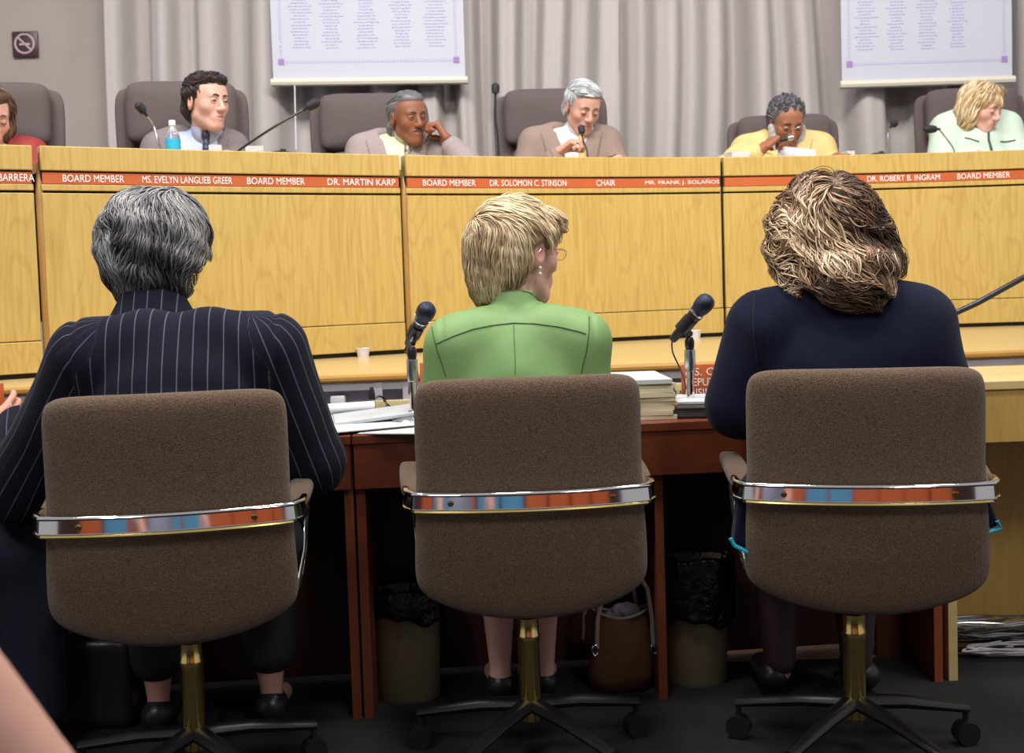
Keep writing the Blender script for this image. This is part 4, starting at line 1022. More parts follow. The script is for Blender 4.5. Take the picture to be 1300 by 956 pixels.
for dx in (-.075, .083):
    mb = MB(); mb.tube([bc+np.array([dx+.008*math.cos(a), -.055, .12+.014*math.sin(a)]) for a in np.linspace(0, 2*math.pi, 20)], .0025, 6); mb.build('buckle', M['steel'], t)
# ---- black bag under left chair
f = Field(); q = wp(120, 850, 3.0); c0 = np.array([q[0], 3.05, .12]); f.box(c0, (.10, .07, .12), .03, k=.02); f.disp = lambda P: .006*vnoise(P, 25, 2)[..., 0]
t = thing('handbag', 'glossy black handbag on the floor under the left chair', 'bag', (c0[0], c0[1], 0)); V, Q = f.mesh(.006, 2); finish('bag_body', V, Q, M['leather'], t)
mb = MB(); mb.tube([c0+np.array([.07*math.cos(a), -.02, .10+.09*math.sin(a)]) for a in np.linspace(0, math.pi, 14)], .006, 8); mb.build('handle', M['leather'], t)
# ---- floor cables at right
rg = random.Random(9)
cols = ['white', 'black', 'white', 'steel', 'black', 'white', 'cream', 'black', 'steel']
for k in range(9):
    cx, cy = 1.30+rg.uniform(-.02, .09), 3.36+rg.uniform(-.06, .06); P = []; r0 = rg.uniform(.09, .17); n = 34
    for i in range(n):
        a = i*.62+k; P.append((cx+.07+r0*1.25*math.cos(a)+rg.uniform(-.015, .015), cy+r0*.32*math.sin(a)*.8+rg.uniform(-.01, .01), .006+.010*k*.9+.012*abs(math.sin(a*1.3+k))))
    cable(P, .0032, 'thin cable in the tangle of cables on the floor under the oak desk', cols[k], 'floor_cable', sm=3)['group'] = 'tangled cables under the oak desk'
mb = MB(); mb.bb((.45, 3.365, 0), (2.2, 3.54, .004)); struct(mb.build('floor_strip', M['floorw'], smooth=False)).name = 'floor_strip'
# ================================================================ ON THE DAIS
def gooseneck(base, pts, head, label, hl=.055, r=.0035, hr=.0125, m='blackm', tube='leather'):
    b = np.array(base, float); t = thing('gooseneck_microphone', label, 'microphone', b)
    mb = MB(); mb.lathe([(0, 0), (.050, 0), (.052, .006), (.046, .022), (.03, .032), (.012, .036), (0, .036)], b, 26); mb.build('mic_base', M['black'], t)
    P = [b+np.array([0, 0, .03])]+[np.array(p, float) for p in pts]; out = []
    for i in range(len(P)-1):
        a = P[max(i-1, 0)]; q = P[i]; c = P[i+1]; d = P[min(i+2, len(P)-1)]
        for k in range(6): u = k/6; out.append(.5*((2*q)+(-a+c)*u+(2*a-5*q+4*c-d)*u*u+(-a+3*q-3*c+d)*u**3))
    out.append(P[-1]); mb = MB(); mb.tube(out, r, 8); mb.build('gooseneck', M[tube], t)
    hd = np.array(head, float); d = nv(hd-P[-1]); a = P[-1]-d*.005; e = hd+d*.012; L = np.linalg.norm(e-a)
    mb = MB(); mb.tube([a, a+d*L*.25, a+d*L*.3, a+d*L*.55, a+d*L*.85, e], [.005, .006, hr*.8, hr, hr*.95, hr*.35], 14); mb.build('windscreen', M[m], t)
    return t
def dz(px, py, back, z=1.55):
    x = dais_at(px, z, back); return np.array([x, dY(x)+back, z])
def onplane(px, py, ref): return wp(px, py, ref[1])
b = dz(203, 188, .18); gooseneck(b, [wp(199, 175, b[1]), wp(194, 157, b[1]), wp(186, 146, b[1]-.03)], wp(176, 134, b[1]-.05), 'gooseneck microphone left of the water bottle', hr=.016, tube='steel')
b = dz(288, 188, .16); gooseneck(b, [wp(306, 189, b[1]), wp(345, 163, b[1]-.02), wp(386, 139, b[1]-.02)], wp(402, 130, b[1]-.02), 'long slanting gooseneck microphone between the dark-haired man and the mustached man', hr=.019, r=.0045)
b = dz(634, 195, .15); gooseneck(b, [wp(632, 175, b[1]), wp(629, 150, b[1]), wp(629, 122, b[1])], wp(629, 109, b[1]), 'upright gooseneck microphone left of the silver-haired man', hr=.017, r=.005)
b = dz(1127, 195, .18); gooseneck(b, [wp(1127, 178, b[1]), wp(1128, 166, b[1]), wp(1131, 161, b[1]-.01)], wp(1136, 156, b[1]-.02), 'short gooseneck microphone left of the blonde board woman', hr=.018, tube='steel')
b = dz(1214, 192, .16); gooseneck(b, [wp(1210, 188, b[1]), wp(1200, 174, b[1]), wp(1192, 164, b[1]-.02)], wp(1176, 164, b[1]-.05), 'gooseneck microphone bent low before the blonde board woman', hr=.018, tube='steel')
b = dz(748, 197, .25); gooseneck(b, [wp(745, 190, b[1]+.02), wp(741, 180, b[1]+.03), wp(739, 172, b[1]+.03)], wp(738, 162, b[1]+.04), 'gooseneck microphone pulled up to the silver-haired man\'s mouth', hr=.016)
for px, lab in ((357, 'low black microphone base left of the mustached man'), (779, 'low black microphone base right of the silver-haired man'), (1115, 'low black microphone base left of the short gooseneck microphone')):
    b = dz(px, 195, .22); t = thing('conference_microphone', lab, 'microphone', b); mb = MB(); mb.lathe([(0, 0), (.05, 0), (.052, .03), (.046, .062), (.03, .074), (.01, .078), (0, .078)], b, 24); mb.build('microphone_base', M['black'], t)
    mb = MB(); mb.lathe([(0, .072), (.012, .072), (.011, .084), (0, .086)], b+np.array([.012, -.01, -.002]), 12); mb.build('button', M['leather'], t)
# water bottle
b = dz(221, 190, .14); t = thing('water_bottle', 'clear water bottle with cyan label before the dark-haired man', 'bottle', b)
ht = wp(220, 153, b[1])[2]-1.55; s_ = ht/.215
mb = MB(); mb.lathe([(0, 0), (.030, 0), (.033, .01), (.033, .05), (.0315, .055), (.033, .06), (.033, .135), (.029, .155), (.015, .185), (.0125, .19), (.0125, .20), (0, .20)], b, 28); mb.V = [b+(v-b)*s_ for v in mb.V]; mb.build('bottle_body', M['glass'], t)
mb = MB(); mb.lathe([(.0335, .062), (.0345, .062), (.0345, .128), (.0335, .128)], b, 28); mb.V = [b+(v-b)*s_ for v in mb.V]; mb.build('bottle_label', M['label'], t)
mb = MB(); mb.lathe([(0, .192), (.0155, .192), (.0155, .213), (.014, .216), (0, .216)], b, 20); mb.V = [b+(v-b)*s_ for v in mb.V]; mb.build('bottle_cap', M['capw'], t)
def upaper(px0, px1, py, back, label, h=.012, tilt=0):
    a = dz(px0, 0, back, 1.55); c = dz(px1, 0, back, 1.55); top = wp((px0+px1)/2, py, (a[1]+c[1])/2)[2]
    m_ = MB(); w = abs(c[0]-a[0])/2; m_.box(((a[0]+c[0])/2, (a[1]+c[1])/2+.05, (1.551+top)/2), (w, .10, max((top-1.551)/2, .003)), 0, Matrix.Rotation(R(12), 3, 'Z')); return tag(m_.build('paper_pile', M['paper'], smooth=False), label, 'papers')
upaper(262, 280, 186, .14, 'small white paper pile before the dark tie')
upaper(308, 333, 187, .22, 'white paper pile under the long slanting microphone')
upaper(921, 944, 194, .25, 'white paper pile left of the man in yellow')
a = dz(1012, 0, .26); t_ = wp(1000, 184, a[1]); m_ = MB(); m_.box((a[0], a[1], t_[2]-.050), (.085, .003, .045), 0, Matrix.Rotation(R(8), 3, 'Y') @ Matrix.Rotation(R(-35), 3, 'X')); tag(m_.build('held_paper', M['paper'], smooth=False), 'white sheets tilted up before the man in yellow', 'papers')
upaper(1066, 1076, 193, .25, 'small white paper edge right of the man in yellow')
a = dz(513, 0, .10); mb = MB(); mb.box((a[0], a[1]-.02, 1.53), (.012, .004, .075)); tag(mb.build('folded_note', M['paper'], smooth=False), 'white note standing in the joint of the dais below the mustached man', 'note')
# ---------------------------------------------------------------- executive chairs
def exec_chair(label):
    t = thing('executive_chair', label, 'chair', (0, 0, 0)); Bk = lambda m, n, mt, par=t, **k: m.build(n, mt, par, world=False, **k)
    # local: occupant faces -y, backrest at y=+.22 ; sizes chosen for the wide headrest
    def fsh(a, b):
        v = (b+1)/2; return np.array([a*(.275-.02*(1-v)), .27+.06*v-.055*a*a, .45+.87*v-.012*a*a]), nv([.35*a, 1, 0])
    Bk(pad(fsh, .03, n=12), 'back_shell', M['exec'])
    def fh(a, b):
        return np.array([a*.225, .245+.01*b-.03*a*a, 1.20+b*.135-.006*a*a]), nv([.3*a, 1, .05])
    Bk(pad(fh, .062, pw=2.8, n=7), 'headrest', M['exec'])
    def fl(a, b): return np.array([a*.205, .205-.01*a*a, .77+b*.29]), np.array([0, 1.0, 0])
    Bk(pad(fl, .055, pw=4), 'back_cushion', M['exec'])
    def fs(a, b): return np.array([a*.25, -.03+b*.25, .43+.01*a*a]), np.array([0, 0, 1.0])
    Bk(pad(fs, .055), 'seat', M['exec'])
    for s in (-1, 1):
        def fa(a, b): return np.array([s*.285+a*.03, .0+b*.22, .63]), np.array([0, 0, 1.0])
        ar = Bk(pad(fa, .022, 14, 20, 3.5, 4), 'armrest', M['exec']); Bk(MB().tube([np.array(q) for q in [(s*.285, .12, .62), (s*.285, .10, .45), (s*.2, .06, .41)]], .014, 8), 'arm_post', M['black'])
    Bk(MB().lathe([(0, .06), (.03, .06), (.03, .3), (.022, .31), (.022, .38), (0, .38)], (0, 0, 0), 18), 'column', M['black'])
    for k in range(5):
        a = R(18+72*k); d = np.array([math.cos(a), math.sin(a), 0]); lg = Bk(MB().tube([d*.02+np.array([0, 0, .1]), d*.28+np.array([0, 0, .07])], [.025, .016], 8), 'base_leg', M['black']); Bk(MB().ball(d*.28+np.array([0, 0, .03]), .029, 12), 'caster', M['black'], lg)
    return t
def place_exec(ch_, pxc, py_top, Y, yaw=0, scale=1):
    """headrest top centre at pxc, py_top, at distance Y"""
    p = wp(pxc, py_top, Y); z = p[2]-1.335; a = R(yaw)
    ch_.location = (float(p[0]+.27*math.sin(a)), float(Y-.27*math.cos(a)), BF); ch_.rotation_euler = (0, 0, a); ch_.scale = (1, 1, float(p[2]-BF)/1.335); return ch_
# ================================================================ EXECUTIVE CHAIRS OF THE BOARD
ex = exec_chair('high-backed grey-mauve executive chair behind the dark-haired man in grey')
place_exec(ex, 230, 104, 5.05, 14)
for (pxc, py, Y, yaw, lab) in ((-12, 105, 4.75, 12, 'high-backed grey-mauve executive chair at the far left edge'),
        (468, 119, 5.50, 8, 'high-backed grey-mauve executive chair behind the mustached man'),
        (698, 113, 5.72, 4, 'high-backed grey-mauve executive chair behind the silver-haired man'),
        (993, 146, 5.90, -4, 'lower grey-mauve executive chair behind the man in yellow'),
        (1230, 112, 6.0, -4, 'high-backed grey-mauve executive chair behind the blonde board woman')):
    c_ = dup(ex, (0, 0, 0), 0, lab); place_exec(c_, pxc, py, Y, yaw)
for o_ in bpy.data.objects:
    if o_.get('category') == 'chair' and o_.name.startswith('executive'): o_['group'] = 'executive chairs behind the dais'
# ================================================================ WOMEN AT THE DESKS (seen from behind)
def colramp(cols, rg, n, t, var=.15):
    c = np.array(cols)[rg.integers(0, len(cols), n)]; c = c*rg.uniform(1-var, 1+var, (n, 1)); return np.repeat(c[:, None, :], t, 1)
def simple_col(cols, var=.2, tip=1.0):
    def f(pts, rg, n):
        c = colramp(cols, rg, n, pts.shape[1], var); k = np.linspace(1, tip, pts.shape[1])[None, :, None]; return c*k
    return f
CL = chL.location; CM_ = ch.location; CRr = chR.location
# ---- left: grey-haired, pinstripes
h = wp(197, 318, 2.86)
P1 = Person('grey-haired woman in a navy pinstripe jacket seen from behind, gold hoop earring', (CL.x+.0, CL.y+.02), 0, .45, 7, h, (-8, 4, 0), (.56, .31, .24), sw=.188, girth=1.32, armr=.060, fem=False, zsh=.985, neckr=.058, fat=1.12)
P1.nb = wp(196, 395, 2.80)
P1.set_arm(+1, wp(392, 582, 2.74), wp(385, 548, 3.02)+np.array([0, 0, .0])); P1.set_arm(-1, wp(28, 620, 2.74), wp(28, 560, 3.0))
for sd in (1, -1):
    e, w_ = P1.arm[sd]; w_[2] = max(w_[2], TZ+.045); P1.hands[sd] = hand_field(w_, nv([-.2*sd, 1, -.1]), (0, 0, -1), sd, (.35, .4, .4, .45), .3)
P1.build_body(knee=(.14, .34), legw=1.1)
P1.trousers(M['skirt'], knee=(.14, .34), legw=1.05, kn_override={sd_: (P1.L(sd_*.14, .34, .505), P1.L(sd_*.14, .325, .20)) for sd_ in (-1, 1)})
def coll(f, P=P1, r0=.100, r1=.066, hh=.062, dy=-.012):
    a = P.nb+np.array([0, dy, -.035]); b_ = P.nb+np.array([0, dy+.008, hh-.02]); f.cap(a, b_, r0, r1, .012)
    zt = P.nb[2]+hh-.012; f.fn(lambda Q: -(Q[..., 2]-zt+.25*(Q[..., 1]-P.nb[1])) if False else (zt-Q[..., 2]), P.nb-.25, P.nb+.25, .003) if False else None
    f.fn(lambda Q: np.maximum(zt-Q[..., 2], np.sqrt(((Q-P.nb)[..., :2]**2).sum(-1))-.14), P.nb-.2, P.nb+.25, .003)
def dispL(P, q):
    o = .004*np.exp(-((q[:, 2]-.90+.10*np.abs(q[:, 0]))/.012)**2)*(q[:, 1] < 0)*(np.abs(q[:, 0]) < .16)
    o += -.007*np.exp(-((np.abs(q[:, 0])-.215)/.008)**2)*(q[:, 2] > .72)
    return o + .006*np.sin(q[:, 0]*26+q[:, 2]*9)*np.exp(-((q[:, 2]-.72)/.12)**2)
def shpads(f, P=P1, r=.036, up=.012, out=0.0):
    for sd in (-1, 1): f.cap(P.L(sd*.08, P.lean-.02, P.zs+.035), P.sh[sd]+P.Rb@np.array([out*sd, 0, 0])+np.array([0, 0, up]), r+.012, r, .05)
P1.jacket(M['jk_pin'], t=.022, stripe=True, extra=lambda f: (shpads(f, P1, .040, .010, .010), coll(f, P1, .112, .070, .060)), disp=dispL, wrinkle=.0035)
H = Field(); hc = h
H.ell(hc+np.array([0, -.012, .030]), (.128, .125, .118), None, .03)
H.ell(hc+np.array([.004, -.030, -.030]), (.116, .105, .095), None, .03)
H.ell(hc+np.array([0, -.055, -.085]), (.066, .048, .055), None, .03)
H.ell(hc+np.array([.118, .005, -.075]), (.034, .075, .042), None, .01, True)
exL = lambda P: (((P-hc-np.array([.118, .005, -.075]))/np.array([.036, .075, .044]))**2).sum(-1) < 1
H.disp = lambda P: .0055*vnoise(P, 50, 9)[..., 0]+.004*vnoise(P, 28, 4)[..., 1]
whorl = hc+np.array([.02, .03, .18])
def dirL(P, t, N): 
    d = nv_rows(P-whorl)*.9+np.array([0, 0, -.75])+1.25*vnoise(P, 22, 3); d[:, 2] -= .3; return d
condL = lambda P: (P[:, 2] > hc[2]-.125) & ~((P[:, 1] > hc[1]+.055) & (P[:, 2] < hc[2]+.04))
def colL(pts, rg, n):
    z = (pts[:, :, 2]-hc[2])/.12; nz = vnoise(pts[:, 0], 26, 8)[:, 0]; base = np.clip(.42+.42*z.mean(1)+.75*nz+rg.normal(0, .22, n), 0, 1)[:, None, None]
    lo = np.array([.020, .016, .018]); hi = np.array([.36, .36, .37]); c = lo+(hi-lo)*base**1.35; return np.repeat(c, pts.shape[1], 1)*np.linspace(.9, 1.1, pts.shape[1])[None, :, None]
rL = surf_roots(H, hc+np.array([0, -.01, .0]), (.11, .11, .13), 7500, 3, condL)
lkL = [locks(H, rL, dirL, 8, .0105, .0025, colL, lift=(.001, .011), curl=.75, curlf=.9, seed=4, free=.5, excl=exL)]
rb = surf_roots(H, hc+np.array([0, -.05, -.08]), (.07, .05, .03), 700, 8, lambda P: (P[:, 2] < hc[2]-.06) & (P[:, 1] < hc[1]+.01))
lkL.append(locks(H, rb, lambda P, t, N: np.tile([0, .1, -1.0], (len(P), 1))+.4*vnoise(P, 40, 5), 7, .009, .0028, simple_col([(.025, .02, .02), (.05, .04, .04), (.14, .11, .10)], .3), lift=(0, .005), seed=6, free=.8))
P1.hairmesh(H, lkL, core=(.035, .031, .034))
ep = hc+np.array([.094, -.030, -.062]); mb = MB(); mb.tube([ep+P1.Rh@np.array([.002, .011*math.cos(a), -.012+.016*math.sin(a)]) for a in np.linspace(0, 2*math.pi, 22)], .0035, 8); mb.build('earring', M['gold'], P1.root)
# ---- middle: blonde, green jacket, head turned right
h = wp(658, 322, 2.83)
P2 = Person('blonde woman in a green jacket seen from behind, head turned right, with spectacles', (CM_.x-.005, CM_.y+.02), 0, .45, 2, h, (-50, 3, 0), (.68, .40, .34), lip=(.5, .15, .14), sw=.143, girth=1.0, armr=.046, fem=True, zsh=.972, neckr=.050)
P2.nb = wp(652, 393, 2.78)
P2.set_arm(+1, wp(742, 560, 2.74), (.20, 3.06, .80)); P2.set_arm(-1, wp(563, 565, 2.74), (-.13, 3.06, .80))
for sd in (1, -1): P2.hands[sd] = hand_field(P2.arm[sd][1], nv([-.5*sd, 1, -.1]), (0, 0, -1), sd, (.35, .4, .4, .45), .3, sc=.93)
P2.build_body(knee=(.058, .36), legw=.92)
P2.skirt(M['skirt'], .36)
for sd in (-1, 1):
    an = P2.L(sd*.058, .34, .09); f = Field(); f.cap(an+np.array([0, 0, -.04]), an+np.array([0, .14, -.055]), .038, .030, .02); V, Q = f.mesh(.006); finish('shoe', V, Q, M['leather'], P2.root)
def dispG(P, q):
    o = -.003*np.exp(-((np.abs(q[:, 0])-.172)/.006)**2)*(q[:, 1] < .03)*(q[:, 2] > .8)
    o += .005*np.sin(q[:, 0]*34)*np.exp(-((q[:, 2]-.80)/.07)**2)*(q[:, 1] < 0)
    return o
P2.jacket(M['green'], t=.018, extra=lambda f: (shpads(f, P2, .036, .016, .012), coll(f, P2, .078, .060, .058, -.006)), disp=dispG, wrinkle=.003, smooth=2)
f = P2.jf
def seam(P, pts, r, m, name='seam', off=.0005):
    pts = [(a[0]+(b[0]-a[0])*t, a[1]+(b[1]-a[1])*t) for a, b in zip(pts[:-1], pts[1:]) for t in (0, .2, .4, .6, .8)]+[pts[-1]]
    L = [f for f in (P.jf.hit(*p) for p in pts) if f is not None]
    if len(L) > 2: MB().tube(L, r, 6).build(name, m, P.root)
seam(P2, [(553, 437), (575, 427), (600, 418), (625, 413), (652, 410), (680, 411), (710, 415), (735, 421), (744, 424)], .0012, M['greend'])
seam(P2, [(547, 408), (550, 425), (555, 445), (561, 462), (566, 478)], .0011, M['greend'])
seam(P2, [(748, 402), (748, 420), (745, 445), (741, 460), (738, 474)], .0011, M['greend'])
seam(P2, [(652, 412), (653, 435), (654, 455), (654, 476)], .0006, M['greend'])
seam(P2, [(622, 372), (640, 369), (658, 368), (672, 371), (682, 378)], .0008, M['greend'])
P2.open and P2.face_bits((.25, .17, .09), gaze=(0, 0, 0))
P2.glasses(M['gold'], lens=True)
H = Field(); hc = h; Rg = P2.Rh; 
HL = lambda x, y, z: hc+Rg@np.array([x, y, z])
H.ell(HL(0, -.018, .040), (.094, .112, .092), Rg, .03); H.ell(HL(0, -.062, -.005), (.088, .068, .095), Rg, .03)
H.ell(HL(.0, .075, .075), (.062, .042, .036), Rg, .03); H.ell(HL(-.01, -.075, -.075), (.058, .040, .050), Rg, .03)
H.ell(HL(.100, .004, -.014), (.034, .032, .044), Rg, .01, True); H.ell(HL(.085, .070, -.05), (.055, .060, .085), Rg, .01, True)
H.disp = lambda P: .004*vnoise(P, 45, 19)[..., 0]+.003*vnoise(P, 90, 14)[..., 1]
wh2 = hc+np.array([-.015, -.045, .125])
def dirM(P, t, N):
    q = (P-hc)@Rg; d = nv_rows(P-wh2)*1.1+np.array([0, 0, -.6])+.5*vnoise(P, 22, 33); fw = np.clip((q[:, 2]-.03)/.05, 0, 1)[:, None]
    return d*(1-.7*fw)+fw*(np.array([.9, -.1, .15])+.35*vnoise(P, 30, 31))
def condM(P):
    q = (P-hc)@Rg; return ~((q[:, 1] > .035) & (q[:, 2] < .045)) & ~((np.abs(q[:, 0]) > .05) & (q[:, 1] > -.022) & (q[:, 2] < .035)) & (q[:, 2] > -.12)
def colM(pts, rg, n):
    z = (pts[:, :, 2]-hc[2]).mean(1)/.12; nz = vnoise(pts[:, 0], 30, 18)[:, 0]; b_ = np.clip(.55+.30*z+.55*nz+rg.normal(0, .2, n), 0, 1)[:, None, None]
    lo = np.array([.27, .15, .065]); hi = np.array([.84, .68, .44]); return np.repeat(lo+(hi-lo)*b_, pts.shape[1], 1)
rM = surf_roots(H, hc+np.array([0, 0, .01]), (.1, .1, .12), 7500, 13, condM)
lkM = [locks(H, rM, dirM, 9, .0100, .0020, colM, lift=(.001, .009), curl=.45, curlf=.8, seed=14, free=.45, excl=lambda P: (lambda q: (q[:, 0] > .03) & (((q[:, 1]+.004)/.030)**2+((q[:, 2]+.010)/.042)**2 < 1) | (q[:, 1] > .03) & (q[:, 2] < .022))((P-hc)@Rg))]
rb = surf_roots(H, HL(-.01, -.075, -.08), (.05, .03, .03), 700, 18, lambda P: (P[:, 2] < hc[2]-.05))
lkM.append(locks(H, rb, lambda P, t, N: np.tile([-.45, -.05, -1.0], (len(P), 1))+.35*vnoise(P, 40, 5), 8, .008, .0024, colM, lift=(0, .005), seed=16, free=.9))
P2.hairmesh(H, lkM, core=(.33, .22, .12))
for dz_ in (-.036, -.050): e_ = P2.hp(.083, -.004, dz_); mb = MB(); mb.ball(e_, .0048, 12); mb.build('earring', M['pearl'], P2.root)
# ---- right: wavy brown-blond hair, navy top
h = wp(1050, 300, 2.79)
P3 = Person('woman with wavy highlighted brown hair and a navy top seen from behind', (CRr.x-.004, CRr.y+.065), 0, .45, -4, h, (2, 14, 0), (.56, .31, .24), sw=.170, girth=1.25, armr=.058, fem=False, zsh=.998, neckr=.055, fat=1.08)
P3.nb = wp(1060, 378, 2.77)
P3.set_arm(+1, wp(1192, 530, 2.72), (.95, 3.04, .81)); P3.set_arm(-1, wp(940, 512, 2.80), (.66, 3.08, .80))
for sd in (1, -1): P3.hands[sd] = hand_field(P3.arm[sd][1], nv([-.4*sd, 1, -.1]), (0, 0, -1), sd, (.35, .4, .4, .45), .3)
P3.build_body(knee=(.10, .36), legw=1.05)
for o_ in (P3.body,): pass
P3.skirt(M['skirt'], .38)
f = Field()
for sd in (-1, 1):
    kn = P3.L(sd*.10, .36, .505); an = P3.L(sd*.10, .34, .09); f.cap(kn*.9+an*.1, kn*.55+an*.45, .064, .062, .02); f.cap(kn*.55+an*.45, an, .062, .041, .02)
V, Q = f.mesh(.006, 1); finish('hosiery', V, Q, M['hose'], P3.root)
for sd in (-1, 1):
    an = P3.L(sd*.12, .34, .09); f = Field(); f.cap(an+np.array([0, 0, -.04]), an+np.array([0, .14, -.055]), .040, .032, .02); V, Q = f.mesh(.006); finish('shoe', V, Q, M['leather'], P3.root)
def dispR(P, q): return .006*np.sin(q[:, 0]*22+q[:, 2]*16)*np.exp(-((q[:, 2]-.84)/.08)**2)*(q[:, 1] < .02) - .003*np.exp(-((q[:, 0]+.185)/.005)**2)*(q[:, 2] > .8)
P3.jacket(M['navy'], t=.022, extra=lambda f: (shpads(f, P3, .040, .010, .004), f.ell(P3.L(.10, -.05, .93), (.13, .09, .13), None, .06), f.ell(P3.L(.015, -.015, 1.03), (.150, .060, .055), None, .05)), disp=dispR, wrinkle=.004, smooth=2)
seam(P3, [(958, 374), (956, 400), (957, 430), (962, 462)], .0012, M['dark'])
# jacket tails with cyan lining hanging at both sides of the chair
for nm, pts in (('l', [(956, 600), (940, 622), (932, 690), (952, 700), (966, 640)]), ('r', [(1240, 618), (1254, 622), (1270, 668), (1246, 676), (1236, 650)])):
    A_ = [wp(x, y, 2.50) for x, y in pts]; B_ = [p+np.array([0, .05, 0]) for p in A_]; n_ = len(pts); mb = MB()
    mb.add(A_+B_, [tuple(range(n_)), tuple(range(n_, 2*n_))[::-1]]+[(i, n_+i, n_+(i+1) % n_, (i+1) % n_) for i in range(n_)]); mb.build('jacket_tail', M['navy'], P3.root, bevel=.008)
    mb = MB(); mb.tube([A_[2]+np.array([-.008, -.003, .012]), A_[2]+np.array([0, -.003, -.004]), A_[3]+np.array([0, -.003, -.004])], .0045, 8); mb.build('lining', M['cyan'], P3.root)
H = Field(); hc = h
H.ell(hc+np.array([-.008, -.01, .022]), (.113, .120, .122), None, .03); H.ell(hc+np.array([-.040, -.035, -.02]), (.095, .090, .105), None, .03)
H.ell(hc+np.array([.068, -.03, -.020]), (.065, .060, .045), None, .03); H.ell(hc+np.array([.100, -.05, -.070]), (.052, .050, .034), None, .02); H.ell(hc+np.array([.010, -.105, -.080]), (.100, .060, .050), None, .03); H.ell(hc+np.array([.018, -.158, -.112]), (.080, .045, .058), None, .03); H.ell(hc+np.array([-.065, -.08, -.080]), (.055, .05, .040), None, .02)
H.disp = lambda P: .010*vnoise(P, 30, 29)[..., 0]+.006*vnoise(P, 60, 24)[..., 1]
wh3 = hc+np.array([.02, .04, .19])
def dirR(P, t, N):
    sg_ = np.sign(P[:, 0]-hc[0]-.02)[:, None]; d = nv_rows(P-wh3)+np.array([0, 0, -.35])+1.9*vnoise(P, 17, 43)
    low = np.clip((hc[2]-.02-P[:, 2])/.08, 0, 1)[:, None]; return d+low*sg_*np.array([.9, 0, .25])*.8
def colR(pts, rg, n):
    x = (pts[:, :, 0]-hc[0]).mean(1)/.13; nz = vnoise(pts[:, 0], 38, 28)[:, 0]; b_ = np.clip(.30-.30*x+.75*nz+rg.normal(0, .26, n), 0, 1)[:, None, None]
    lo = np.array([.050, .024, .014]); mi = np.array([.30, .17, .085]); hi = np.array([.82, .66, .46])
    return np.repeat(np.where(b_ < .5, lo+(mi-lo)*b_*2, mi+(hi-mi)*(b_*2-1)), pts.shape[1], 1)
condR = lambda P: ~((P[:, 1] > hc[1]+.06) & (P[:, 2] < hc[2]+.03))
rR = surf_roots(H, hc, (.12, .11, .14), 9000, 23, condR)
lkR = [locks(H, rR, dirR, 11, .0115, .0022, colR, lift=(.001, .020), curl=1.5, curlf=.62, seed=24, free=.6)]
rb = surf_roots(H, hc+np.array([.02, -.14, -.11]), (.10, .05, .05), 2200, 28, lambda P: P[:, 2] < hc[2]-.07)
lkR.append(locks(H, rb, lambda P, t, N: np.tile([.2, -.2, -.8], (len(P), 1))+1.1*vnoise(P, 30, 45), 10, .0085, .0021, colR, lift=(.0, .01), curl=1.1, curlf=.9, seed=26, free=.9))
P3.hairmesh(H, lkR, core=(.13, .075, .045))
# ---- neighbour at the far left, only a knee and a hand in view
hd_ = (-1.78, 2.75, 1.24)
P4 = Person('person in dark navy trousers at far left edge, only knee and hand in view', (-1.74, 2.66), 0, .45, -12, hd_, (-10, 5, 0), SKIN_L, sw=.18, girth=1.05, armr=.05, zsh=.98)
P4.set_arm(+1, (-1.47, 2.78, .80), wp(-10, 590, 2.98)); P4.set_arm(-1, (-2.02, 2.8, .78), (-1.85, 3.05, .79))
P4.arm[1][1][2] = max(P4.arm[1][1][2], .775)
P4.hands[1] = hand_field(P4.arm[1][1], nv([.25, .75, .35]), nv([-.9, .1, -.3]), 1, (.25, .35, .8, 1.0), .3); P4.hands[-1] = hand_field(P4.arm[-1][1], (0, 1, 0), (0, 0, -1), -1)
P4.build_body(legs=True, knee=(.17, .40), res=.009, hres=.004)
kn = wp(22, 695, 2.86); P4.trousers(M['navy2'], kn_override={1: (kn, kn+np.array([.03, .0, -.40]))}, knee=(.17, .40), legw=1.25)
P4.jacket(M['navy2'], t=.018, res=.008)
H = Field(); H.ell(np.array(hd_)+np.array([0, -.02, .03]), (.085, .1, .1), None, .02); P4.hairmesh(H, [], core=(.05, .03, .02), res=.006)
dup(ch, chair_base(-330, 2.42, -10), R(-10), 'brown tweed conference chair just outside the left edge')
# ---- onlooker close to the camera at lower left: only a bare forearm in view
P5 = Person('blurred onlooker close to the camera at lower left, only a bare forearm in view', (-.72, .42), 0, .45, 5, (-.74, .50, 1.24), (12, 5, 0), (.60, .34, .27), sw=.18, armr=.05, zsh=.98)
P5.set_arm(+1, (-.42, .70, .99), (-.262, .74, .74)); P5.set_arm(-1, (-.98, .52, .74), (-.86, .78, .64))
P5.hands[1] = hand_field(P5.arm[1][1], nv([.15, .6, -.45]), (-.3, -.4, -.8), 1); P5.hands[-1] = hand_field(P5.arm[-1][1], nv([.2, .9, -.2]), (0, 0, -1), -1)
P5.build_body(res=.008, hres=.004)
P5.trousers(M['navy2']); P5.jacket(M['shirtb'], t=.012, cuff=-.4 if False else .05, res=.008, name='shirt')
H = Field(); H.ell(np.array((-.74, .50, 1.24))+np.array([0, -.02, .03]), (.085, .1, .1), None, .02); P5.hairmesh(H, [], core=(.05, .03, .02), res=.006)
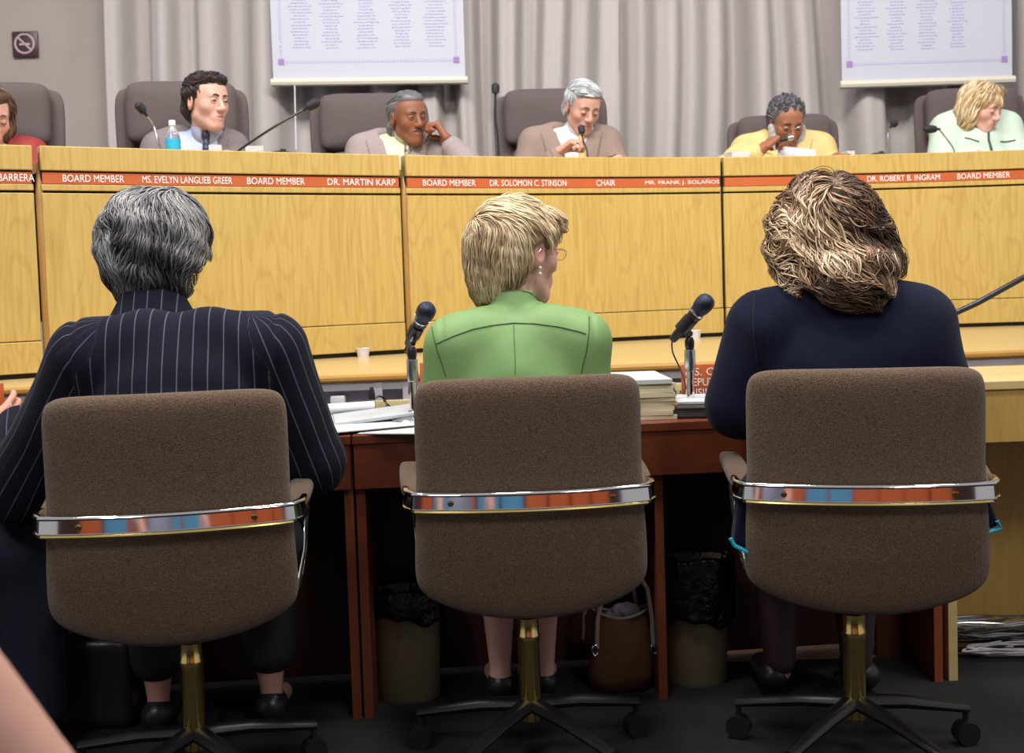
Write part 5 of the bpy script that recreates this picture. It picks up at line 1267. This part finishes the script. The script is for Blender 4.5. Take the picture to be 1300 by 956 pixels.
# ================================================================ BOARD MEMBERS (facing the camera)
def hairdo(P, vol, roots, n, dirf, cols, width=.0032, steps=6, step=.011, lift=(.0, .006), cond=None, core=None, seed=50, curl=.2, nz=.003, free=.4, nzf=60):
    H = Field(); Rh = P.Rh
    for (c, r) in vol: H.ell(P.hp(*c), np.array(r)*P.hs, Rh, .02)
    H.disp = lambda Q: nz*vnoise(Q, nzf, seed)[..., 0]
    base = cond or (lambda q: q[:, 2] > -1)
    cd = lambda Q: base(((Q-P.hc)@Rh)/P.hs)
    rt = surf_roots(H, P.hp(*roots[0]), roots[1], n, seed, cd)
    df = lambda Q, t, N: nv_rows(dirf(((Q-P.hc)@Rh)/P.hs, t))@Rh.T + .3*vnoise(Q, 40, seed+1)
    lk = [locks(H, rt, df, steps, step, width, simple_col(cols, .3), lift=lift, curl=curl, seed=seed, free=free)]
    P.hairmesh(H, lk, core=core or cols[0], res=.0035); return H
def member(label, px, hx, hy, Y, yaw, hrot, skin, lip, **k):
    k.setdefault('hs', .91); k.setdefault('neckr', .049); b_ = wp(px, 190, Y+.02); h_ = wp(hx, hy, Y-.04); seat = k.pop('seat', h_[2]-BF-.755)
    zw = k.pop('zw'); P = Person(label, (b_[0], b_[1]), BF, seat, yaw, h_, hrot, skin, lip, zsh=zw-BF, **k)
    P.nb = np.array([h_[0]*.75+b_[0]*.25, h_[1]+.055, zw+.055])
    return P
# dark-haired man in grey
A = member('dark-haired young man in grey suit and pale blue shirt, head turned right', 248, 262, 131, 4.72, 190, (232, 4, 0), (.60, .36, .29), (.50, .20, .18), sw=.138, girth=1.0, armr=.043, zw=1.675)
A.set_arm(+1, A.L(.27, .12, A.seat+.22), A.L(.14, .34, 1.60-BF)); A.set_arm(-1, A.L(-.27, .12, A.seat+.22), A.L(-.14, .34, 1.60-BF))
for sd in (1, -1): A.hands[sd] = hand_field(A.arm[sd][1], A.Rb@nv([-.4*sd, .9, -.1]), (0, 0, -1), sd)
A.build_body(knee=(.1, .26)); A.shirt(M['shirtb'], M['tieb']); A.jacket(M['suitg'], vz=A.zs-.27, vs=.24, extra=lambda f: shpads(f, A, .036, .010)); A.trousers(M['suitg'], knee=(.1, .26))
A.face_bits((.03, .02, .018), gaze=(.1, 0, .05))
hairdo(A, [((0, -.022, .047), (.084, .098, .086)), ((0, -.055, -.02), (.074, .055, .065)), ((0, .050, .098), (.060, .040, .028))], ((0, -.02, .04), (.08, .1, .09)), 1500, lambda q, t: np.stack([q[:, 0]*3+.5*(q[:, 2] > .06), np.where(q[:, 2] > .05, .7, -.3), np.where(q[:, 2] > .07, .1, -1)], -1), [(.018, .012, .012), (.028, .018, .018), (.05, .032, .03)], cond=lambda q: ~((q[:, 1] > .015) & (q[:, 2] < .065)) & ~((np.abs(q[:, 0]) > .05) & (q[:, 1] > -.03) & (q[:, 2] < .02)) & ((q[:, 2] > -.075)))
# grey-haired mustached man leaning on his hand
B = member('mustached man with swept-back grey hair leaning his cheek on his hand', 505, 518, 151, 5.12, 186, (214, 6, 4), SKIN_D, (.22, .09, .07), sw=.150, girth=1.02, armr=.045, zw=1.69)
wr = wp(571, 183, 5.0); B.set_arm(-1, (wp(592, 200, 5.0)[0], 4.98, 1.60), wr) ; B.set_arm(+1, B.L(.28, .12, B.seat+.22), B.L(.16, .34, 1.60-BF))
B.hands[-1] = hand_field(wr, nv(wp(556, 159, 5.02)-wr), nv([-1, .1, .1]), -1, (1.15, 1.2, 1.3, 1.4), .8, sc=1.08); B.hands[1] = hand_field(B.arm[1][1], B.Rb@nv([-.4, .9, -.1]), (0, 0, -1), 1)
B.build_body(knee=(.1, .26)); B.shirt(M['shirty'], M['tieg']); B.jacket(M['suitl'], vz=B.zs-.27, vs=.24, cuff=.80, extra=lambda f: shpads(f, B, .036, .010)); B.trousers(M['suitl'], knee=(.1, .26))
e_, w_ = B.arm[-1]; d_ = nv(w_-e_)
MB().tube([e_+(w_-e_)*.74, e_+(w_-e_)*.90], .036, 18).build('shirt_cuff', M['shirty'], B.root); MB().tube([w_-d_*.022, w_-d_*.006], .0315, 18).build('wristwatch', M['watch'], B.root)
B.face_bits((.05, .04, .04), gaze=(.35, 0, .0))
hairdo(B, [((0, -.030, .045), (.080, .092, .080)), ((0, -.058, -.04), (.076, .045, .075)), ((0, -.06, -.10), (.062, .032, .04)), ((0, .022, .088), (.064, .062, .040))], ((0, -.03, .02), (.08, .09, .1)), 1600, lambda q, t: np.stack([q[:, 0]*1.2, q[:, 1]*0-.9, -.5-(q[:, 2] < .03)*.9], -1), [(.16, .16, .165), (.24, .24, .25), (.10, .10, .11)], cond=lambda q: ~((q[:, 1] > .030) & (q[:, 2] < .095)) & ~((np.abs(q[:, 0]) > .05) & (q[:, 1] > -.028) & (q[:, 2] < .022)), lift=(0, .003), core=(.12, .12, .125), nz=.0015, seed=61)
mf = MB(); mf.tube(list(np.array([B.hp(x, .0985-abs(x)*.38, -.048-abs(x)*.30) for x in np.linspace(-.029, .029, 9)])), [.002, .004, .005, .0052, .0048, .0052, .005, .004, .002], 8); o = mf.build('mustache', M['hair'], B.root); tint(o, (.07, .055, .055))
# silver-haired man speaking into a gooseneck microphone
D = member('silver-haired man in taupe suit looking down into the microphone', 724, 739, 138, 5.37, 184, (202, 24, -3), (.56, .32, .255), (.50, .20, .18), sw=.162, girth=1.05, armr=.046, open_eye=False, zw=1.725)
wr = wp(706, 196, 5.18); D.set_arm(+1, D.L(.30, .10, D.seat+.20), wr); D.set_arm(-1, D.L(-.29, .12, D.seat+.22), D.L(-.16, .34, 1.60-BF))
D.hands[1] = hand_field(wr, nv(wp(724, 182, 5.16)-wr), nv([1, -.3, -.2]), 1, (.9, .95, 1.0, 1.1), .5); D.hands[-1] = hand_field(D.arm[-1][1], D.Rb@nv([.4, .9, -.1]), (0, 0, -1), -1)
D.build_body(knee=(.1, .26)); D.shirt(M['shirtw'], M['tiey']); D.jacket(M['suitb'], vz=D.zs-.27, vs=.25, extra=lambda f: shpads(f, D, .036, .012)); D.trousers(M['suitb'], knee=(.1, .26))
e_, w_ = D.arm[1]; MB().tube([e_+(w_-e_)*.86, e_+(w_-e_)*.97], .036, 18).build('shirt_cuff', M['shirtw'], D.root)
D.face_bits((.10, .08, .075))
hairdo(D, [((0, -.022, .050), (.083, .098, .086)), ((0, -.055, -.015), (.075, .052, .06)), ((.008, .045, .098), (.064, .044, .032))], ((0, -.02, .04), (.08, .1, .09)), 1600, lambda q, t: np.stack([-.9*(q[:, 2] > .07)+q[:, 0]*4, np.where(q[:, 2] > .05, .5, -.3), np.where(q[:, 2] > .08, .0, -1)], -1), [(.50, .54, .57), (.66, .70, .72), (.30, .34, .38)], cond=lambda q: ~((q[:, 1] > .018) & (q[:, 2] < .068)) & ~((np.abs(q[:, 0]) > .05) & (q[:, 1] > -.03) & (q[:, 2] < .02)) & (q[:, 2] > -.07), core=(.40, .43, .46), seed=72)
# bearded man in yellow with spectacles
E_ = member('grey-bearded man with spectacles in a yellow jacket, hand held at his mouth', 995, 998, 158, 5.57, 180, (188, 22, 0), (.30, .125, .07), (.25, .1, .08), sw=.172, girth=1.1, armr=.048, open_eye=False, zw=1.685)
wr = wp(966, 190, 5.32); E_.set_arm(+1, wp(925, 215, 5.36), wr); E_.set_arm(-1, E_.L(-.30, .12, E_.seat+.2), E_.L(-.16, .32, 1.60-BF))
E_.hands[1] = hand_field(wr, nv(wp(988, 172, 5.36)-wr), nv([.4, .2, -.9]), 1, (.9, 1.0, 1.1, 1.2), .6); E_.hands[-1] = hand_field(E_.arm[-1][1], (0, -1, 0), (0, 0, -1), -1)
E_.build_body(knee=(.1, .26)); E_.shirt(M['shirty']); E_.jacket(M['yellowsh'], vz=E_.zs-.16, vs=.3, cuff=.75, extra=lambda f: shpads(f, E_, .038, .008)); E_.trousers(M['navy2'], knee=(.1, .26))
E_.face_bits((.06, .05, .05)); E_.glasses(M['steel'], lens=False)
hairdo(E_, [((0, -.020, .055), (.088, .100, .088)), ((0, -.05, -.01), (.080, .055, .07))], ((0, -.02, .05), (.09, .1, .1)), 1800, lambda q, t: np.stack([q[:, 0]*6, q[:, 1]*6, q[:, 2]*5-.1], -1), [(.085, .08, .10), (.13, .125, .15), (.05, .045, .06)], width=.004, steps=4, step=.006, curl=1.6, cond=lambda q: ~((q[:, 1] > .022) & (q[:, 2] < .085)) & ~((np.abs(q[:, 0]) > .05) & (q[:, 1] > -.02) & (q[:, 2] < .03)), nz=.005, nzf=110, free=.9, seed=83, lift=(0, .008))
Bd = Field()
for sd in (-1, 1): Bd.cap(E_.hp(sd*.078, .010, -.015), E_.hp(sd*.060, .045, -.110), .020, .028, .015)
Bd.cap(E_.hp(-.045, .055, -.115), E_.hp(.045, .055, -.115), .020, .020, .02); Bd.ell(E_.hp(0, .072, -.125), (.035, .022, .03), E_.Rh, .02)
Bd.disp = lambda P: .003*vnoise(P, 120, 4)[..., 0]
rt = surf_roots(Bd, E_.hp(0, .03, -.09), (.07, .05, .05), 900, 91, lambda P: P[:, 2] < 99)
lk = [locks(Bd, rt, lambda Q, t, N: np.tile([0, -.1, -1.0], (len(Q), 1))+.5*vnoise(Q, 70, 8), 5, .007, .0026, simple_col([(.45, .45, .44), (.33, .33, .33), (.55, .55, .52)], .2), seed=92, free=.8, lift=(0, .004))]
E_.hairmesh(Bd, lk, core=(.38, .38, .37), name='beard')
t = thing('handheld_microphone', 'small black and silver microphone held at the bearded man\'s mouth', 'microphone', wp(1000, 176, 5.26))
a_ = wp(990, 178, 5.30); b_ = wp(1008, 174, 5.27); MB().tube([a_, a_+(b_-a_)*.6], .011, 12).build('mic_body', M['black'], t); MB().tube([a_+(b_-a_)*.6, a_+(b_-a_)*.8, b_], [.012, .014, .008], 12).build('mic_tip', M['steel'], t)
# blonde board woman in mint
G = member('blonde woman in a mint jacket with dark green trim looking down', 1240, 1246, 138, 5.67, 178, (214, 20, 0), (.64, .37, .31), (.60, .15, .17), sw=.140, girth=.98, armr=.047, fem=True, open_eye=False, zw=1.765)
for sd in (1, -1):
    G.set_arm(sd, G.L(sd*.25, .14, G.seat+.22), G.L(sd*.12, .34, 1.60-BF)); G.hands[sd] = hand_field(G.arm[sd][1], G.Rb@nv([-.4*sd, .9, -.1]), (0, 0, -1), sd, sc=.92)
G.build_body(knee=(.1, .26)); G.jacket(M['mint'], t=.018, extra=lambda f: shpads(f, G, .038, .010)); G.skirt(M['mint'], .27)
for pts, r in (([(1254, 163), (1255, 170), (1255, 178), (1257, 184), (1259, 192)], .006), ([(1225, 175), (1231, 176), (1237, 178), (1243, 180)], .0035), ([(1270, 180), (1277, 180), (1284, 179), (1289, 178)], .0035), ([(1236, 158), (1241, 162), (1248, 164), (1256, 163), (1262, 160)], .004)):
    L = [v for v in (G.jf.hit(*p, 4.6, 6.2) for p in pts) if v is not None]
    if len(L) > 2: MB().tube(L, r, 6).build('jacket_piping', M['mintd'], G.root)
G.face_bits((.22, .14, .08))
GC = [(.62, .46, .27), (.75, .62, .42), (.36, .22, .11), (.52, .36, .19)]
hairdo(G, [((0, -.02, .045), (.100, .108, .092)), ((.075, -.015, -.035), (.038, .055, .085)), ((-.075, -.02, -.025), (.036, .05, .075)), ((0, -.07, -.03), (.09, .05, .08)), ((-.01, .035, .100), (.062, .042, .028))], ((0, -.02, .0), (.11, .1, .12)), 3200, lambda q, t: np.stack([q[:, 0]*5, q[:, 1]*2, np.where(q[:, 2] > .08, -.1, -1)+(q[:, 2] < -.07)*.6], -1), GC, cond=lambda q: ~((q[:, 1] > .035) & (q[:, 2] < .068)) & ~((np.abs(q[:, 0]) < .06) & (q[:, 1] > 0) & (q[:, 2] < .06)), core=(.42, .29, .15), nz=.005, nzf=40, curl=.6, seed=94, width=.0045, lift=(0, .008), steps=8)
# woman cut by the left edge, red blouse
K = member('brown-haired woman in a red blouse cut off by the left edge of the photo', -22, -16, 150, 4.35, 196, (222, 18, 0), (.58, .33, .28), (.5, .12, .14), sw=.155, girth=1.0, armr=.046, fem=True, open_eye=False, zw=1.63)
for sd in (1, -1):
    K.set_arm(sd, K.L(sd*.25, .14, K.seat+.22), K.L(sd*.12, .34, 1.60-BF)); K.hands[sd] = hand_field(K.arm[sd][1], K.Rb@nv([-.4*sd, .9, -.1]), (0, 0, -1), sd, sc=.92)
K.build_body(knee=(.1, .26)); K.jacket(M['red'], t=.016, name='blouse', extra=lambda f: shpads(f, K, .036, .006)); K.skirt(M['skirt'], .27); K.face_bits((.08, .05, .04))
hairdo(K, [((0, -.02, .045), (.098, .105, .090)), ((.070, -.015, -.03), (.040, .055, .07)), ((-.070, -.02, -.03), (.040, .055, .07)), ((0, -.07, -.03), (.09, .05, .08)), ((0, .050, .098), (.066, .042, .030))], ((0, -.02, .0), (.11, .1, .12)), 2000, lambda q, t: np.stack([q[:, 0]*5, q[:, 1]*2, np.where(q[:, 2] > .08, -.1, -1)], -1), [(.12, .065, .045), (.07, .035, .025), (.20, .12, .08)], cond=lambda q: ~((q[:, 1] > .035) & (q[:, 2] < .075)), core=(.09, .05, .035), nz=.005, nzf=40, curl=.6, seed=97, width=.0045, lift=(0, .008))
# ================================================================ UNSEEN SEATS AND REAR WALL ADDED BEHIND THE CAMERA FOR THE CHROME REFLECTIONS
mb = MB(); mb.bb((-4.5, -3.6, 0), (4.5, -3.5, 4.2)); struct(mb.build('wall_front', M['mahog_d'], smooth=False))
M['seat_o'] = mat('orange_seat', (.62, .13, .03), .7); M['seat_b'] = mat('blue_seat', (.10, .36, .62), .7)
def refl_seat(label, m):
    t = thing('reflection_seat', label, 'seat')  # invented seat, placed out of view to colour the chrome bands' reflections
    pad(lambda a, b: (np.array([a*.25, -.22-.05*b, .74+b*.26]), np.array([0, 1.0, .1])), .05).build('backrest', m, t, world=False)
    pad(lambda a, b: (np.array([a*.25, .02+b*.23, .44]), np.array([0, 0, 1.0])), .05).build('seat', m, t, world=False)
    for s in (-1, 1): MB().box((s*.27, -.02, .31), (.018, .20, .31), .012).build('side_frame', M['black'], t, world=False)
    return t
s0 = refl_seat('added orange seat behind the camera, tints the chrome reflections', M['seat_o']); s0.location = (1.65, -1.0, .0); s0['group'] = 'orange seats added for the reflections'
for x_, y_ in ((1.1, -1.0), (.55, -1.0), (-1.1, -1.0), (-2.2, -1.0), (2.2, -1.0), (-1.4, -1.9), (-.7, -1.9), (0, -1.9), (.7, -1.9), (1.4, -1.9)): dup(s0, (x_, y_, 0), 0, 'added orange seat behind the camera, tints the chrome reflections', 'orange seats added for the reflections')
s1 = refl_seat('added blue seat behind the camera, tints the chrome reflections', M['seat_b']); s1.location = (.0, -1.0, 0); s1['group'] = 'blue seats added for the reflections'
dup(s1, (-.55, -1.0, 0), 0, None); dup(s1, (-1.65, -1.0, 0), 0, None)
# ================================================================ LIGHT
def area(loc, size, power, col=(1, .95, .88), tgt=None):
    l = bpy.data.lights.new('ceiling_light', 'AREA'); l.shape = 'SQUARE'; l.size = size; l.energy = power; l.color = col
    o = bpy.data.objects.new('ceiling_light', l); C.objects.link(o); o.location = loc
    d = Vector(tgt)-Vector(loc) if tgt else Vector((0, 0, -1)); o.rotation_euler = d.to_track_quat('-Z', 'Y').to_euler(); return o
for x in (-2.2, 0, 2.2): area((x, 2.0, 4.6), .5, 58, tgt=(x*.9, 5.0, 1.4))
for x in (-1.6, .0, 1.6): area((x, 3.0, 4.0), .5, 42)
for x in (-2.4, -.8, .8, 2.4):
    area((x, 3.3, 4.3), .35, 8, tgt=(x, 6.4, 1.9)).data.spread = R(75)
for x in (-1.8, 1.8): area((x, -.8, 4.0), .8, 46, tgt=(x*.6, 3.0, 1.0))
w_ = bpy.data.worlds.new('room_light'); bpy.context.scene.world = w_; w_.use_nodes = True
bg = w_.node_tree.nodes['Background']; bg.inputs[0].default_value = (.95, .93, 1.0, 1); bg.inputs[1].default_value = .46
sc = bpy.context.scene; sc.view_settings.view_transform = 'Standard'; sc.view_settings.look = 'None'; sc.view_settings.gamma = 1; sc.view_settings.exposure = 0.0
sc.view_settings.use_curve_mapping = False
